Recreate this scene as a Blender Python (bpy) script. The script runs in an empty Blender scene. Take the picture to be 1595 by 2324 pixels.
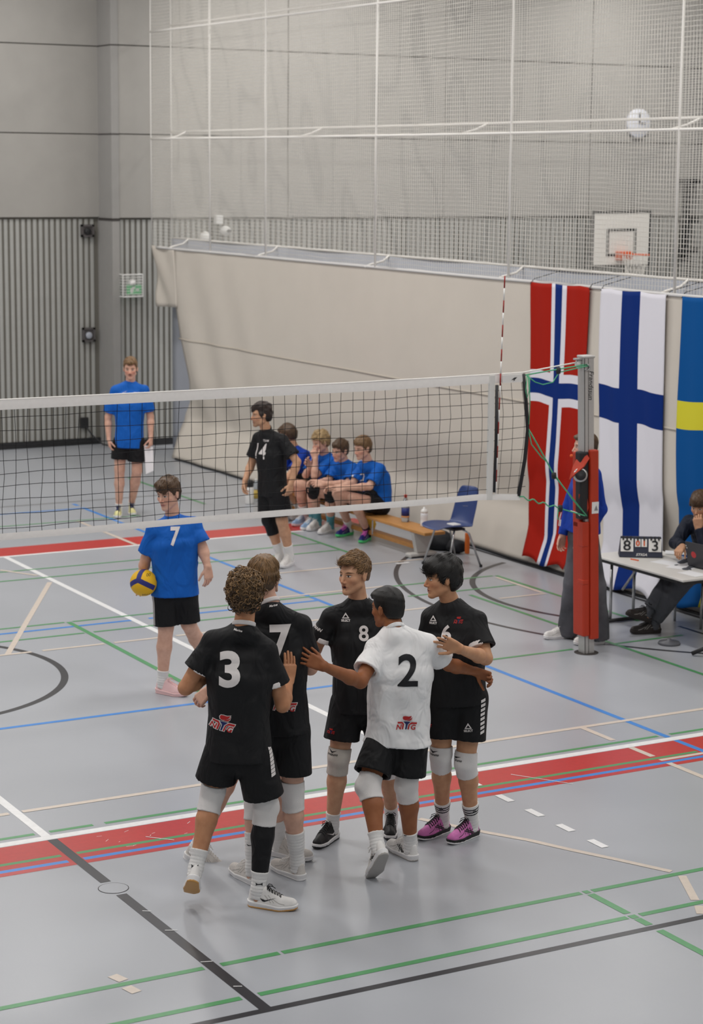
import bpy, bmesh, math, random
import numpy as np
from mathutils import Vector, Matrix

# ------------------------------------------------------------------ camera, light, exposure
SC = bpy.context.scene
COL = SC.collection
F_PX, YAW, PIT, ROL = 4636.86, 0.51115, 0.16624, 0.009178
CAM = np.array([-9.1506, -13.9980, 4.0949])
IW, IH = 1595.0, 2324.0
_f = np.array([math.sin(YAW)*math.cos(PIT), math.cos(YAW)*math.cos(PIT), -math.sin(PIT)])
_r = np.array([math.cos(YAW), -math.sin(YAW), 0.0])
_u = np.cross(_r, _f)
CF = _f
CR = math.cos(ROL)*_r + math.sin(ROL)*_u
CU = -math.sin(ROL)*_r + math.cos(ROL)*_u
FH = np.array([math.sin(YAW), math.cos(YAW), 0.0])      # level direction away from the camera
RH = _r                                                   # level direction to the right
ZZ = np.array([0.0, 0.0, 1.0])
cd = bpy.data.cameras.new('camera'); cam = bpy.data.objects.new('camera', cd); COL.objects.link(cam)
cd.sensor_fit = 'VERTICAL'; cd.sensor_height = 36.0; cd.lens = F_PX*36.0/IH
cd.clip_end = 200
cam.matrix_world = Matrix([[CR[0], CU[0], -CF[0], CAM[0]], [CR[1], CU[1], -CF[1], CAM[1]], [CR[2], CU[2], -CF[2], CAM[2]], [0, 0, 0, 1]])
cd.dof.use_dof = True; cd.dof.focus_distance = 12.3; cd.dof.aperture_fstop = 3.6
SC.camera = cam
W = bpy.data.worlds.new('hall_air'); SC.world = W; W.use_nodes = True
W.node_tree.nodes['Background'].inputs[0].default_value = (0.90, 0.95, 1.0, 1)
W.node_tree.nodes['Background'].inputs[1].default_value = 0.22
LAMPS = [(x, y) for x in (-11.0, -5.5, 0.0, 5.5, 11.0) for y in (-12.0, -6.0, 0.0, 6.0, 11.5)]
LAMP_W = 110.0
SC.view_settings.view_transform = 'Standard'; SC.view_settings.look = 'None'
SC.view_settings.gamma = 1.0; SC.view_settings.use_curve_mapping = False
SC.view_settings.exposure = 0.0
cy_ = SC.cycles; cy_.max_bounces = 6; cy_.diffuse_bounces = 3; cy_.glossy_bounces = 3; cy_.transmission_bounces = 5; cy_.caustics_reflective = False; cy_.caustics_refractive = False

# ------------------------------------------------------------------ helpers
def ray(u, v):
    return CF + CR*(u-IW/2)/F_PX - CU*(v-IH/2)/F_PX
def ground(u, v, z=0.0):
    d = ray(u, v); return CAM + d*(z-CAM[2])/d[2]
def onplane(u, v, ax, val):
    d = ray(u, v); return CAM + d*(val-CAM[ax])/d[ax]
def nrm(a):
    a = np.asarray(a, float); return a/max(1e-9, np.linalg.norm(a))

MATS = {}
def mat(name, col, rough=0.6, spec=0.4, metal=0.0, var=0.0, vscale=8.0, bump=0.0, bscale=60.0, emit=None, estr=0.0, alpha=None, trans=0.0, stretch=None, bdist=0.01, bdet=5, bdistort=0.0):
    if name in MATS: return MATS[name]
    m = bpy.data.materials.new(name); m.use_nodes = True; nt = m.node_tree; b = nt.nodes['Principled BSDF']
    c = (*col, 1.0) if len(col) == 3 else col
    b.inputs['Base Color'].default_value = c; b.inputs['Roughness'].default_value = rough
    b.inputs['Specular IOR Level'].default_value = spec; b.inputs['Metallic'].default_value = metal
    if trans: b.inputs['Transmission Weight'].default_value = trans
    if emit: b.inputs['Emission Color'].default_value = (*emit, 1); b.inputs['Emission Strength'].default_value = estr
    if var or bump:
        tc = nt.nodes.new('ShaderNodeTexCoord'); src = tc.outputs['Object']
        if stretch:
            mp = nt.nodes.new('ShaderNodeMapping'); mp.inputs['Scale'].default_value = stretch; nt.links.new(src, mp.inputs[0]); src = mp.outputs[0]
    if var:
        n = nt.nodes.new('ShaderNodeTexNoise'); n.inputs['Scale'].default_value = vscale; n.inputs['Detail'].default_value = 4
        nt.links.new(src, n.inputs['Vector'])
        r = nt.nodes.new('ShaderNodeValToRGB'); r.color_ramp.elements[0].position = 0.3; r.color_ramp.elements[1].position = 0.7
        r.color_ramp.elements[0].color = tuple(max(0, x*(1-var)) for x in c[:3])+(1,)
        r.color_ramp.elements[1].color = tuple(min(1, x*(1+var)) for x in c[:3])+(1,)
        nt.links.new(n.outputs['Fac'], r.inputs['Fac']); nt.links.new(r.outputs['Color'], b.inputs['Base Color'])
    if bump:
        n2 = nt.nodes.new('ShaderNodeTexNoise'); n2.inputs['Scale'].default_value = bscale; n2.inputs['Detail'].default_value = 5
        nt.links.new(src, n2.inputs['Vector'])
        bp = nt.nodes.new('ShaderNodeBump'); bp.inputs['Strength'].default_value = bump; bp.inputs['Distance'].default_value = bdist; n2.inputs['Distortion'].default_value = bdistort; n2.inputs['Detail'].default_value = bdet
        nt.links.new(n2.outputs['Fac'], bp.inputs['Height']); nt.links.new(bp.outputs['Normal'], b.inputs['Normal'])
    MATS[name] = m; return m

def S(r, g, b):
    f = lambda c: ((c/255+0.055)/1.055)**2.4 if c/255 > 0.04045 else c/255/12.92
    return (f(r), f(g), f(b))

def link(name, me, parent=None, m=None, smooth=False, **props):
    o = bpy.data.objects.new(name, me); COL.objects.link(o)
    if me is not None and m is not None:
        if not me.materials: me.materials.append(m)
        else:
            o.material_slots[0].link = 'OBJECT'; o.material_slots[0].material = m
    if smooth and me is not None: me.polygons.foreach_set('use_smooth', np.ones(len(me.polygons), bool))
    if parent is not None:
        o.parent = parent; o.matrix_parent_inverse = PINV.get(parent.name, Matrix.Identity(4))
    for k, v in props.items(): o[k] = v
    return o
PINV = {}
def thing(name, label, category, loc=(0, 0, 0), group=None, kind=None):
    e = bpy.data.objects.new(name, None); COL.objects.link(e); e.location = loc; e.empty_display_size = 0.1
    e['label'] = label; e['category'] = category
    if group: e['group'] = group
    if kind: e['kind'] = kind
    PINV[e.name] = Matrix.Translation(loc).inverted(); return e
def tag(o, label, category, group=None):
    o['label'] = label; o['category'] = category
    if group: o['group'] = group
    return o

def mesh(name, V, Fc):
    me = bpy.data.meshes.new(name); me.from_pydata([tuple(map(float, v)) for v in V], [], [tuple(map(int, f)) for f in Fc]); me.update(); return me
class MB:
    """collects simple shapes into one mesh"""
    def __init__(s): s.V = []; s.F = []
    def add(s, V, Fc):
        n = len(s.V); s.V += [tuple(v) for v in V]; s.F += [tuple(i+n for i in f) for f in Fc]; return s
    def box(s, lo, hi, M=None):
        x0, y0, z0 = lo; x1, y1, z1 = hi
        V = [(x0,y0,z0),(x1,y0,z0),(x1,y1,z0),(x0,y1,z0),(x0,y0,z1),(x1,y0,z1),(x1,y1,z1),(x0,y1,z1)]
        if M is not None: V = [tuple(M @ Vector(v)) for v in V]
        return s.add(V, [(0,3,2,1),(4,5,6,7),(0,1,5,4),(1,2,6,5),(2,3,7,6),(3,0,4,7)])
    def tube(s, pts, r, n=6, cap=True, flat=1.0, upv=None):
        pts = [np.asarray(p, float) for p in pts]; rr = r if hasattr(r, '__len__') else [r]*len(pts)
        base = len(s.V); prev = None
        for i, p in enumerate(pts):
            t = nrm(pts[min(i+1, len(pts)-1)]-pts[max(i-1, 0)])
            if prev is None:
                a = np.array([0, 0, 1.0]) if abs(t[2]) < 0.9 else np.array([1.0, 0, 0])
                if upv is not None: a = np.asarray(upv, float)
                prev = nrm(np.cross(t, a))
            x = nrm(prev - t*np.dot(prev, t)); prev = x; y = np.cross(t, x)
            for k in range(n):
                a = 2*math.pi*k/n; s.V.append(tuple(p + rr[i]*(x*math.cos(a) + y*flat*math.sin(a))))
        for i in range(len(pts)-1):
            for k in range(n):
                a = base+i*n+k; b = base+i*n+(k+1) % n; s.F.append((a, b, b+n, a+n))
        if cap:
            s.F.append(tuple(base+k for k in reversed(range(n)))); s.F.append(tuple(base+(len(pts)-1)*n+k for k in range(n)))
        return s
    def lathe(s, prof, c=(0, 0, 0), n=24):
        base = len(s.V)
        for r, z in prof:
            for k in range(n):
                a = 2*math.pi*k/n; s.V.append((c[0]+r*math.cos(a), c[1]+r*math.sin(a), c[2]+z))
        for i in range(len(prof)-1):
            for k in range(n):
                a = base+i*n+k; b = base+i*n+(k+1) % n; s.F.append((a, b, b+n, a+n))
        s.F.append(tuple(base+k for k in reversed(range(n)))); s.F.append(tuple(base+(len(prof)-1)*n+k for k in range(n)))
        return s
    def xf(s, M):
        s.V = [tuple(M @ Vector(v)) for v in s.V]; return s
    def obj(s, name, m, parent=None, smooth=False, bevel=0.0, **props):
        o = link(name, mesh(name, s.V, s.F), parent, m, smooth, **props)
        if bevel:
            b = o.modifiers.new('bevel', 'BEVEL'); b.width = bevel; b.segments = 2; b.limit_method = 'ANGLE'
        return o
def ucopy(o, name, parent, loc):
    c = o.copy(); c.name = name; COL.objects.link(c); c.parent = parent
    if parent is not None: c.matrix_parent_inverse = PINV.get(parent.name, Matrix.Identity(4))
    c.location = loc; return c

# 2-D shapes -> triangles small enough to follow a surface
_TXT = {}
def text2d(txt, size, bold=0.0, shear=0.0, align='CENTER', space=1.0):
    key = (txt, size, bold, shear, align, space)
    if key in _TXT: return _TXT[key]
    c = bpy.data.curves.new('lettering', 'FONT'); c.body = txt; c.size = 1.0; c.offset = bold; c.shear = shear; c.align_x = align; c.space_character = space
    c.fill_mode = 'FRONT'; c.resolution_u = 5; c.dimensions = '2D'
    o = bpy.data.objects.new('lettering', c); COL.objects.link(o); bpy.context.view_layer.update()
    me = bpy.data.meshes.new_from_object(o.evaluated_get(bpy.context.evaluated_depsgraph_get()))
    V = np.array([v.co[:2] for v in me.vertices]); Fc = [tuple(p.vertices) for p in me.polygons]
    bpy.data.objects.remove(o); bpy.data.curves.remove(c); bpy.data.meshes.remove(me)
    h = V[:, 1].max()-V[:, 1].min(); V[:, 1] -= (V[:, 1].max()+V[:, 1].min())/2
    if align == 'CENTER': V[:, 0] -= (V[:, 0].max()+V[:, 0].min())/2
    V *= size/h
    _TXT[key] = (V, Fc); return V, Fc
def poly2d(*polys):
    V = []; Fc = []
    for p in polys:
        n = len(V); V += list(p); Fc.append(tuple(range(n, n+len(p))))
    return np.array(V, float), Fc
def dice(V, Fc, step):
    bm = bmesh.new(); vs = [bm.verts.new((v[0], v[1], 0)) for v in V]
    for f in Fc:
        try: bm.faces.new([vs[i] for i in f])
        except ValueError: pass
    bmesh.ops.triangulate(bm, faces=bm.faces[:])
    for ax in (0, 1):
        a = V[:, ax].min(); b = V[:, ax].max(); t = a+step
        while t < b-1e-6:
            no = (1, 0, 0) if ax == 0 else (0, 1, 0); co = (t, 0, 0) if ax == 0 else (0, t, 0)
            bmesh.ops.bisect_plane(bm, geom=bm.verts[:]+bm.edges[:]+bm.faces[:], plane_co=co, plane_no=no, dist=1e-6); t += step
    bm.verts.ensure_lookup_table()
    for i, v in enumerate(bm.verts): v.index = i
    V2 = np.array([v.co[:2] for v in bm.verts]); F2 = [tuple(v.index for v in f.verts) for f in bm.faces]; bm.free()
    return V2, F2
def flatprint(name, V, Fc, O, ex, ey, m, parent):
    O = np.asarray(O, float); ex = nrm(ex); ey = nrm(ey)
    return link(name, mesh(name, [O+ex*v[0]+ey*v[1] for v in V], Fc), parent, m)

# ------------------------------------------------------------------ materials of the hall
def floor_mat():
    m = mat('floor_vinyl', S(176, 178, 182), rough=0.3, spec=0.45)
    nt = m.node_tree; b = nt.nodes['Principled BSDF']; tc = nt.nodes.new('ShaderNodeTexCoord')
    n = nt.nodes.new('ShaderNodeTexNoise'); n.inputs['Scale'].default_value = 0.6; n.inputs['Detail'].default_value = 5; nt.links.new(tc.outputs['Object'], n.inputs['Vector'])
    n2 = nt.nodes.new('ShaderNodeTexNoise'); n2.inputs['Scale'].default_value = 900; nt.links.new(tc.outputs['Object'], n2.inputs['Vector'])
    r = nt.nodes.new('ShaderNodeValToRGB'); r.color_ramp.elements[0].position = 0.3; r.color_ramp.elements[1].position = 0.75
    r.color_ramp.elements[0].color = (*S(166, 169, 175), 1); r.color_ramp.elements[1].color = (*S(174, 177, 183), 1)
    nt.links.new(n.outputs['Fac'], r.inputs['Fac'])
    mx = nt.nodes.new('ShaderNodeMix'); mx.data_type = 'RGBA'; mx.blend_type = 'OVERLAY'; mx.inputs[0].default_value = 0.12
    nt.links.new(r.outputs['Color'], mx.inputs[6]); nt.links.new(n2.outputs['Fac'], mx.inputs[7]); nt.links.new(mx.outputs[2], b.inputs['Base Color'])
    r2 = nt.nodes.new('ShaderNodeMapRange'); r2.inputs['To Min'].default_value = 0.24; r2.inputs['To Max'].default_value = 0.36
    nt.links.new(n.outputs['Fac'], r2.inputs['Value']); nt.links.new(r2.outputs['Result'], b.inputs['Roughness'])
    return m
M_FLOOR = floor_mat()
def paint(name, c): return mat('line_'+name, c, rough=0.32, spec=0.45, var=0.05, vscale=25)
P_WHITE = paint('white', S(238, 238, 238)); P_RED = paint('red', S(190, 52, 48)); P_GREEN = paint('green', S(84, 152, 98)); P_BLUE = paint('blue', S(62, 136, 214))
P_BLACK = paint('black', S(52, 52, 56)); P_BEIGE = paint('beige', S(214, 201, 188)); P_GREY = paint('grey', S(140, 140, 142))
M_PANEL = mat('wall_panel', S(166, 163, 158), rough=0.75, spec=0.2, var=0.03, vscale=3)
M_SLAT = mat('wall_slat', S(172, 172, 168), rough=0.6, spec=0.25, var=0.03)
M_GAP = mat('slat_gap', S(116, 113, 106), rough=0.9, spec=0.1)
M_JOINT = mat('dark_joint', S(64, 60, 58), rough=0.9)
M_DARK = mat('dark_plastic', S(40, 40, 42), rough=0.5)
M_BEIGE = mat('curtain_vinyl', S(216, 208, 197), rough=0.62, spec=0.25, var=0.02, vscale=2, bump=0.12, bscale=300)
M_GREYVINYL = mat('rear_vinyl', S(178, 182, 192), rough=0.6, spec=0.25, var=0.03, vscale=2)
M_CORD = mat('white_cord', S(236, 232, 224), rough=0.7, spec=0.2)
M_ROPE = mat('white_rope', S(244, 241, 236), rough=0.7, spec=0.2)
M_BLACKCORD = mat('black_cord', S(30, 30, 32), rough=0.7, spec=0.2)
M_TAPE = mat('white_tape', S(250, 248, 244), rough=0.6, spec=0.25, var=0.02, vscale=30)
M_ALU = mat('brushed_aluminium', S(190, 188, 186), rough=0.42, metal=0.35, spec=0.5, var=0.03, vscale=60)
M_STEEL = mat('chrome_steel', S(190, 190, 190), rough=0.25, metal=0.9)
M_WOOD = mat('bench_wood', S(196, 140, 78), rough=0.45, var=0.14, vscale=14, stretch=(6, 0.6, 6))

# ------------------------------------------------------------------ floor and painted lines
fl = MB().box((-22, -24, -0.1), (24, 14.3, 0.0)).obj('floor', M_FLOOR, kind='structure')
LZ = [0.0006]
def line(a, b, w, m, name='court_line', z=None):
    a = np.array([*a, 0.0]); b = np.array([*b, 0.0]); t = nrm(b-a); n = np.array([-t[1], t[0], 0])*w/2
    if z is None: LZ[0] += 0.00002; z = LZ[0]
    V = [a-n, b-n, b+n, a+n]
    return link(name, mesh(name, [(v[0], v[1], z) for v in V], [(0, 1, 2, 3)]), fl, m)
def xline(y, segs, w, m, name='court_line'):
    for x0, x1 in segs: line((x0, y), (x1, y), w, m, name)
def yline(x, segs, w, m, name='court_line'):
    for y0, y1 in segs: line((x, y0), (x, y1), w, m, name)
def arc(c, r, a0, a1, w, m, n=48, name='court_line'):
    LZ[0] += 0.00002; V = []; Fc = []
    for i in range(n+1):
        a = math.radians(a0+(a1-a0)*i/n)
        for q in (r-w/2, r+w/2): V.append((c[0]+q*math.cos(a), c[1]+q*math.sin(a), LZ[0]))
    for i in range(n): Fc.append((2*i, 2*i+1, 2*i+3, 2*i+2))
    return link(name, mesh(name, V, Fc), fl, m)
# red bands of the cross court and their white lines
line((-20, -2.81), (20, -2.81), 0.50, P_RED, 'red_band'); line((-20, 6.66), (2.6, 6.66), 0.46, P_RED, 'red_band')
xline(-2.515, [(-20, 20)], 0.075, P_WHITE); xline(6.40, [(-20, 1.66)], 0.06, P_WHITE)
xline(-2.41, [(-20, -4.89), (-4.79, -4.50), (-4.42, -0.05), (0.06, 20)], 0.04, P_GREEN)
xline(-2.865, [(-20, -4.89), (-4.79, -0.05)], 0.04, P_GREEN)
xline(-2.98, [(-20, -4.89), (-4.79, 0.0)], 0.045, P_BLUE); xline(-2.915, [(-0.42, 6)], 0.04, P_BEIGE)
# blue volleyball court
yline(0.0, [(-9.0, -2.56), (-2.47, 6.36), (6.92, 9.0)], 0.05, P_BLUE); yline(0.0, [(9.16, 9.32)], 0.05, P_BLUE)
xline(-0.01, [(-9, 0.0)], 0.05, P_BLUE); xline(2.94, [(-9, -1.95), (-1.78, 0.0)], 0.05, P_BLUE); xline(8.975, [(-9, 0.0)], 0.05, P_BLUE)
# white side lines
yline(-1.925, [(-2.15, 6.37)], 0.06, P_WHITE); yline(-4.84, [(-2.48, 1.2)], 0.06, P_WHITE)
# black goal-court lines
yline(-4.83, [(-3.42, -2.56), (-5.5, -3.65)], 0.065, P_BLACK); xline(-5.49, [(-20, 20)], 0.05, P_BLACK)
arc((-4.6, 1.75), 1.43, -80, 82, 0.06, P_BLACK); arc((4.33, 2.0), 3.47, 100, 250, 0.05, P_BLACK, 96)
arc((3.35, 2.05), 1.83, 112, 215, 0.06, P_BLACK, 60)
yline(2.80, [(-3.0, 11.0)], 0.05, P_BLACK); yline(2.4, [(-0.5, 0.46)], 0.04, P_BLACK)
# green badminton lines
xline(-4.86, [(-20, -4.88), (-4.78, -4.44), (-4.42, -2.49), (-2.47, -2.43), (-2.41, 20)], 0.045, P_GREEN)
xline(-5.30, [(-20, -4.88), (-4.78, -2.49), (-2.40, 20)], 0.045, P_GREEN)
yline(-2.45, [(-5.25, -4.90), (-5.33, -5.28), (-5.45, -5.34), (-12, -5.54)], 0.05, P_GREEN)
yline(-2.49, [(-0.4, 3.13)], 0.05, P_GREEN); xline(3.13, [(-9, -2.53), (-2.45, 0.5)], 0.04, P_GREEN); xline(2.65, [(-9, -2.53), (-2.44, 0.3)], 0.04, P_GREEN)
xline(5.61, [(-9, 1.45)], 0.04, P_GREEN); xline(5.16, [(-9, 1.45)], 0.04, P_GREEN); yline(1.465, [(5.0, 6.35)], 0.045, P_GREEN)
yline(2.2, [(0.8, 3.2)], 0.045, P_GREEN); yline(1.44, [(-1.3, 2.5)], 0.045, P_GREEN); xline(0.15, [(0.15, 1.0), (1.45, 2.2)], 0.04, P_GREEN)
xline(2.71, [(0.86, 2.16)], 0.04, P_GREEN); xline(3.20, [(0.9, 2.16)], 0.04, P_GREEN); xline(8.17, [(-9, 0.4)], 0.04, P_GREEN); yline(1.45, [(8.6, 11.0)], 0.045, P_GREEN)
# beige basketball lines
xline(-1.95, [(-20, -4.89), (-4.80, 6)], 0.05, P_BEIGE); yline(-0.41, [(-2.35, -1.95), (-2.82, -2.56), (-5, -3.0)], 0.05, P_BEIGE)
for a, b in zip([(-2.61, -3.26), (-2.39, -3.67), (-2.23, -3.93), (-2.10, -4.21), (-1.96, -4.48)], [(-2.39, -3.67), (-2.23, -3.93), (-2.10, -4.21), (-1.96, -4.48), (-1.80, -4.81)]): line(a, b, 0.045, P_BEIGE)
line((-1.79, -4.90), (-1.98, -5.26), 0.05, P_BEIGE); line((-2.02, -5.34), (-2.09, -5.45), 0.05, P_BEIGE)
line((-5.335, -4.73), (-5.31, -4.82), 0.06, P_BEIGE); line((-5.33, -4.90), (-5.31, -4.99), 0.06, P_BEIGE)
line((-1.99, 4.91), (-3.42, 2.17), 0.05, P_BEIGE); xline(2.18, [(-9, -3.20), (-3.10, -2.53), (-2.44, -2.0), (-1.85, 0.75)], 0.045, P_BEIGE)
line((-2.22, 5.73), (-1.98, 5.29), 0.045, P_BEIGE); yline(-0.41, [(6.42, 8.13)], 0.05, P_BEIGE); xline(4.30, [(0.2, 2.0)], 0.045, P_BEIGE)
line((2.15, 3.12), (2.13, 2.26), 0.045, P_BEIGE); xline(2.22, [(1.6, 2.14)], 0.045, P_BEIGE); xline(3.235, [(-0.3, 0.9)], 0.045, P_BEIGE)
xline(9.48, [(-9, 2.0)], 0.05, P_GREY)
# white court dashes
for y0, y1 in ((-2.84, -2.7), (-3.23, -3.07), (-3.58, -3.42), (-3.92, -3.77), (-4.27, -4.11)): line((-1.885, y0), (-1.885, y1), 0.055, P_WHITE, 'white_dash')
line((1.60, 4.20), (1.76, 4.20), 0.06, P_WHITE, 'white_dash')
# round covers of the post sockets
cov = MB().lathe([(0.085, 0.0), (0.085, 0.0022), (0.08, 0.003)], (-4.83, -3.535, 0.0), 40).obj('floor_socket_cover', M_FLOOR, fl)
MB().lathe([(0.089, 0.0), (0.089, 0.0018)], (-4.83, -3.535, 0.0), 40).obj('cover_ring', M_JOINT, fl)
# scuff marks
random.seed(4)
for i in range(14):
    x = random.uniform(-4.6, -3.9); y = random.uniform(-2.95, -2.45); a = random.uniform(-0.5, 0.9); l = random.uniform(0.015, 0.05)
    line((x, y), (x+l*math.cos(a), y+l*math.sin(a)), 0.004, P_WHITE, 'scuff_mark')
for a, b in (((-4.3, -2.78), (-4.17, -2.92)), ((-4.83, -3.95), (-4.79, -3.98)), ((-4.84, -4.28), (-4.78, -4.31)), ((-4.86, -4.78), (-4.80, -4.80)), ((-4.85, -5.15), (-4.81, -5.17)), ((-1.55, -2.72), (-1.3, -3.1))): line(a, b, 0.008, P_WHITE, 'scuff_mark')

# ------------------------------------------------------------------ walls
ZT = 3.34
def panel_wall(name, x0, x1, y, joints_x, ztop=8.4):
    w = MB().box((x0, y, 0), (x1, y+0.3, ztop)).obj(name, M_GAP, kind='structure')
    xs = [x0]+[j for j in joints_x if x0 < j < x1]+[x1]; zs = [ZT+0.02, 4.565, 5.82, 7.1, ztop]
    for i in range(len(xs)-1):
        for k in range(len(zs)-1):
            MB().box((xs[i]+0.006, y-0.05, zs[k]+0.007), (xs[i+1]-0.006, y+0.001, zs[k+1]-0.007)).obj('wall_panel', M_PANEL, w, bevel=0.004)
    MB().box((x0, y-0.03, 0.0), (x1, y+0.001, 0.10)).obj('base_strip', M_DARK, w)
    return w
wl = panel_wall('wall_far', -22, 2.47, 14.35, [-18, -13, -8, -3])
wr = panel_wall('wall_back', 2.47, 22, 13.86, [5.29, 8.06, 10.87, 13.7, 16.5])
sl = MB().box((-0.027, -0.014, 0.10), (0.027, 0.0, ZT)).obj('slat', M_SLAT, wl, bevel=0.006)
sl.location = (0, 14.35, 0)
x = -0.6; first = True
while x < 2.36:
    if first: sl.location = (x, 14.35, 0); first = False
    else: ucopy(sl, 'slat', wl, (x, 14.35, 0))
    x += 0.0885
x = 2.585
while x < 14.0:
    ucopy(sl, 'slat', wr, (x, 13.86, 0)); x += 0.0885
# slats further left, too far out of view to single out
mb = MB(); x = -0.6-0.0885
while x > -21.9:
    mb.box((x-0.027, 14.336, 0.10), (x+0.027, 14.35, ZT)); x -= 0.0885
mb.obj('slat_rest', M_SLAT, wl, kind='stuff')
# pilaster where the wall steps forward
pil = MB().box((2.42, 13.80, 0.0), (2.535, 14.36, 8.4)).obj('wall_pilaster', mat('pilaster_grey', S(158, 156, 153), rough=0.7, var=0.02), kind='structure')
for z0, z1 in ((ZT-0.015, ZT+0.02), (4.558, 4.572), (5.813, 5.827)): MB().box((2.413, 13.793, z0), (2.54, 14.3, z1)).obj('joint_strip', M_JOINT, pil)
# left and right walls and the ceiling close the hall
MB().box((-22.3, -24, 0), (-22, 14.6, 8.4)).obj('wall_left', M_PANEL, kind='structure')
MB().box((22, -24, 0), (22.3, 14.2, 8.4)).obj('wall_right', M_PANEL, kind='structure')
ceil_ = MB().box((-22.3, -24, 8.4), (22.3, 14.6, 8.6)).obj('ceiling', mat('ceiling_white', S(225, 225, 222), rough=0.8), kind='structure')
M_LAMP = mat('lamp_diffuser', (1, 1, 1), rough=0.5, emit=(1.0, 0.97, 0.92), estr=2.0)
for i, (x, y) in enumerate(LAMPS):
    MB().box((x-0.32, y-1.02, 7.54), (x+0.32, y+1.02, 7.62)).obj('lamp_housing', M_ALU, ceil_)
    MB().box((x-0.28, y-0.98, 7.525), (x+0.28, y+0.98, 7.541)).obj('lamp_diffuser', M_LAMP, ceil_)
    for s in (-0.7, 0.7): MB().tube([(x, y+s, 7.6), (x, y+s, 8.4)], 0.008, 5).obj('lamp_hanger', M_ALU, ceil_)
    ld = bpy.data.lights.new('lamp_light', 'AREA'); ld.shape = 'RECTANGLE'; ld.size = 0.56; ld.size_y = 1.96; ld.energy = LAMP_W*(0.5 if y < -10 else 0.85 if y < -3 else 1.15); ld.color = (1.0, 0.975, 0.945)
    lo = bpy.data.objects.new('lamp_light', ld); COL.objects.link(lo); lo.parent = ceil_; lo.location = (x, y, 7.52)
# ------------------------------------------------------------------ things on the walls
M_WHITE = mat('white_plastic', S(236, 235, 232), rough=0.45); M_GREEN = mat('sign_green', S(40, 150, 84), rough=0.5, emit=S(40, 165, 90), estr=0.25)
M_BOX = mat('wall_box_grey', S(92, 88, 88), rough=0.6)
for z0, zz, lab, w in ((3.08, 3.26, 'dark recessed wall box high up on the slatted wall', 0.2), (1.54, 1.75, 'dark recessed wall box with a pale knob halfway up the slatted wall', 0.19)):
    t = thing('wall_box', lab, 'wall box', (2.13, 14.3, z0))
    mb = MB()
    for a, b in (((2.13, 14.27, z0), (2.33, 14.306, z0+0.03)), ((2.13, 14.27, zz-0.03), (2.33, 14.306, zz)), ((2.13, 14.27, z0), (2.16, 14.306, zz)), ((2.30, 14.27, z0), (2.33, 14.306, zz))): mb.box(a, b)
    mb.obj('box_frame', M_BOX, t); MB().box((2.15, 14.29, z0+0.02), (2.31, 14.304, zz-0.02)).obj('box_back', M_BOX, t)
    MB().lathe([(0.05, 0), (0.05, 0.03), (0.035, 0.04)], (0, 0, 0), 16).xf(Matrix.Translation((2.23, 14.29, (z0+zz)/2-0.01)) @ Matrix.Rotation(math.pi/2, 4, 'X')).obj('knob', M_GREYVINYL if zz < 2 else M_DARK, t, True)
t = thing('wall_socket', 'black wall socket with a trailing cable low on the slatted wall', 'socket', (2.14, 14.3, 0.25))
MB().box((2.08, 14.25, 0.26), (2.2, 14.306, 0.42)).obj('socket_body', M_DARK, t, bevel=0.008)
MB().tube([(2.16, 14.26, 0.28), (2.24, 14.2, 0.15), (2.34, 14.05, 0.03), (2.5, 13.7, 0.012), (2.62, 13.4, 0.012)], 0.012, 6).obj('cable', M_DARK, t, True)
t = thing('exit_sign', 'green emergency exit sign inside a white wire cage', 'exit sign', (2.71, 13.7, 2.2))
mb = MB(); x0, x1, y0, y1, z0, z1 = 2.53, 2.84, 13.68, 13.83, 2.23, 2.55
for xx in np.linspace(x0, x1, 12): mb.tube([(xx, y0, z0), (xx, y0, z1)], 0.003, 4)
for z in np.linspace(z0, z1, 9): mb.tube([(x0, y0, z), (x1, y0, z)], 0.003, 4); mb.tube([(x0, y0, z), (x0, y1, z)], 0.003, 4); mb.tube([(x1, y0, z), (x1, y1, z)], 0.003, 4)
mb.obj('wire_cage', M_WHITE, t)
mb = MB()
for a, b in (((x0, y0, z0), (x1, y0, z0)), ((x0, y0, z1), (x1, y0, z1)), ((x0, y0, z0), (x0, y0, z1)), ((x1, y0, z0), (x1, y0, z1)), ((x0, y1, z1), (x0, y0, z1)), ((x1, y1, z1), (x1, y0, z1)), ((x0, y1, z0), (x0, y0, z0)), ((x1, y1, z0), (x1, y0, z0))): mb.tube([a, b], 0.009, 5)
mb.obj('cage_frame', M_WHITE, t)
MB().box((2.60, 13.70, 2.26), (2.83, 13.73, 2.40)).obj('sign_panel', M_GREEN, t, bevel=0.004)
mb = MB().lathe([(0.0, 0.0), (0.055, 0.0), (0.06, 0.03), (0.05, 0.06), (0.02, 0.085), (0.0, 0.09)], (2.69, 13.72, 2.40), 16); mb.obj('lamp_head', M_WHITE, t, True)
V, Fc = poly2d([(-0.03, -0.05), (0.0, -0.05), (0.01, 0.0), (0.04, 0.02), (0.03, 0.05), (-0.01, 0.04), (-0.04, 0.0)], [(0.05, -0.01), (0.075, -0.01), (0.075, -0.025), (0.1, 0.0), (0.075, 0.025), (0.075, 0.01), (0.05, 0.01)])
flatprint('running_man_symbol', V, Fc, (2.69, 13.698, 2.33), (1, 0, 0), (0, 0, 1), M_WHITE, t)
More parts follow.
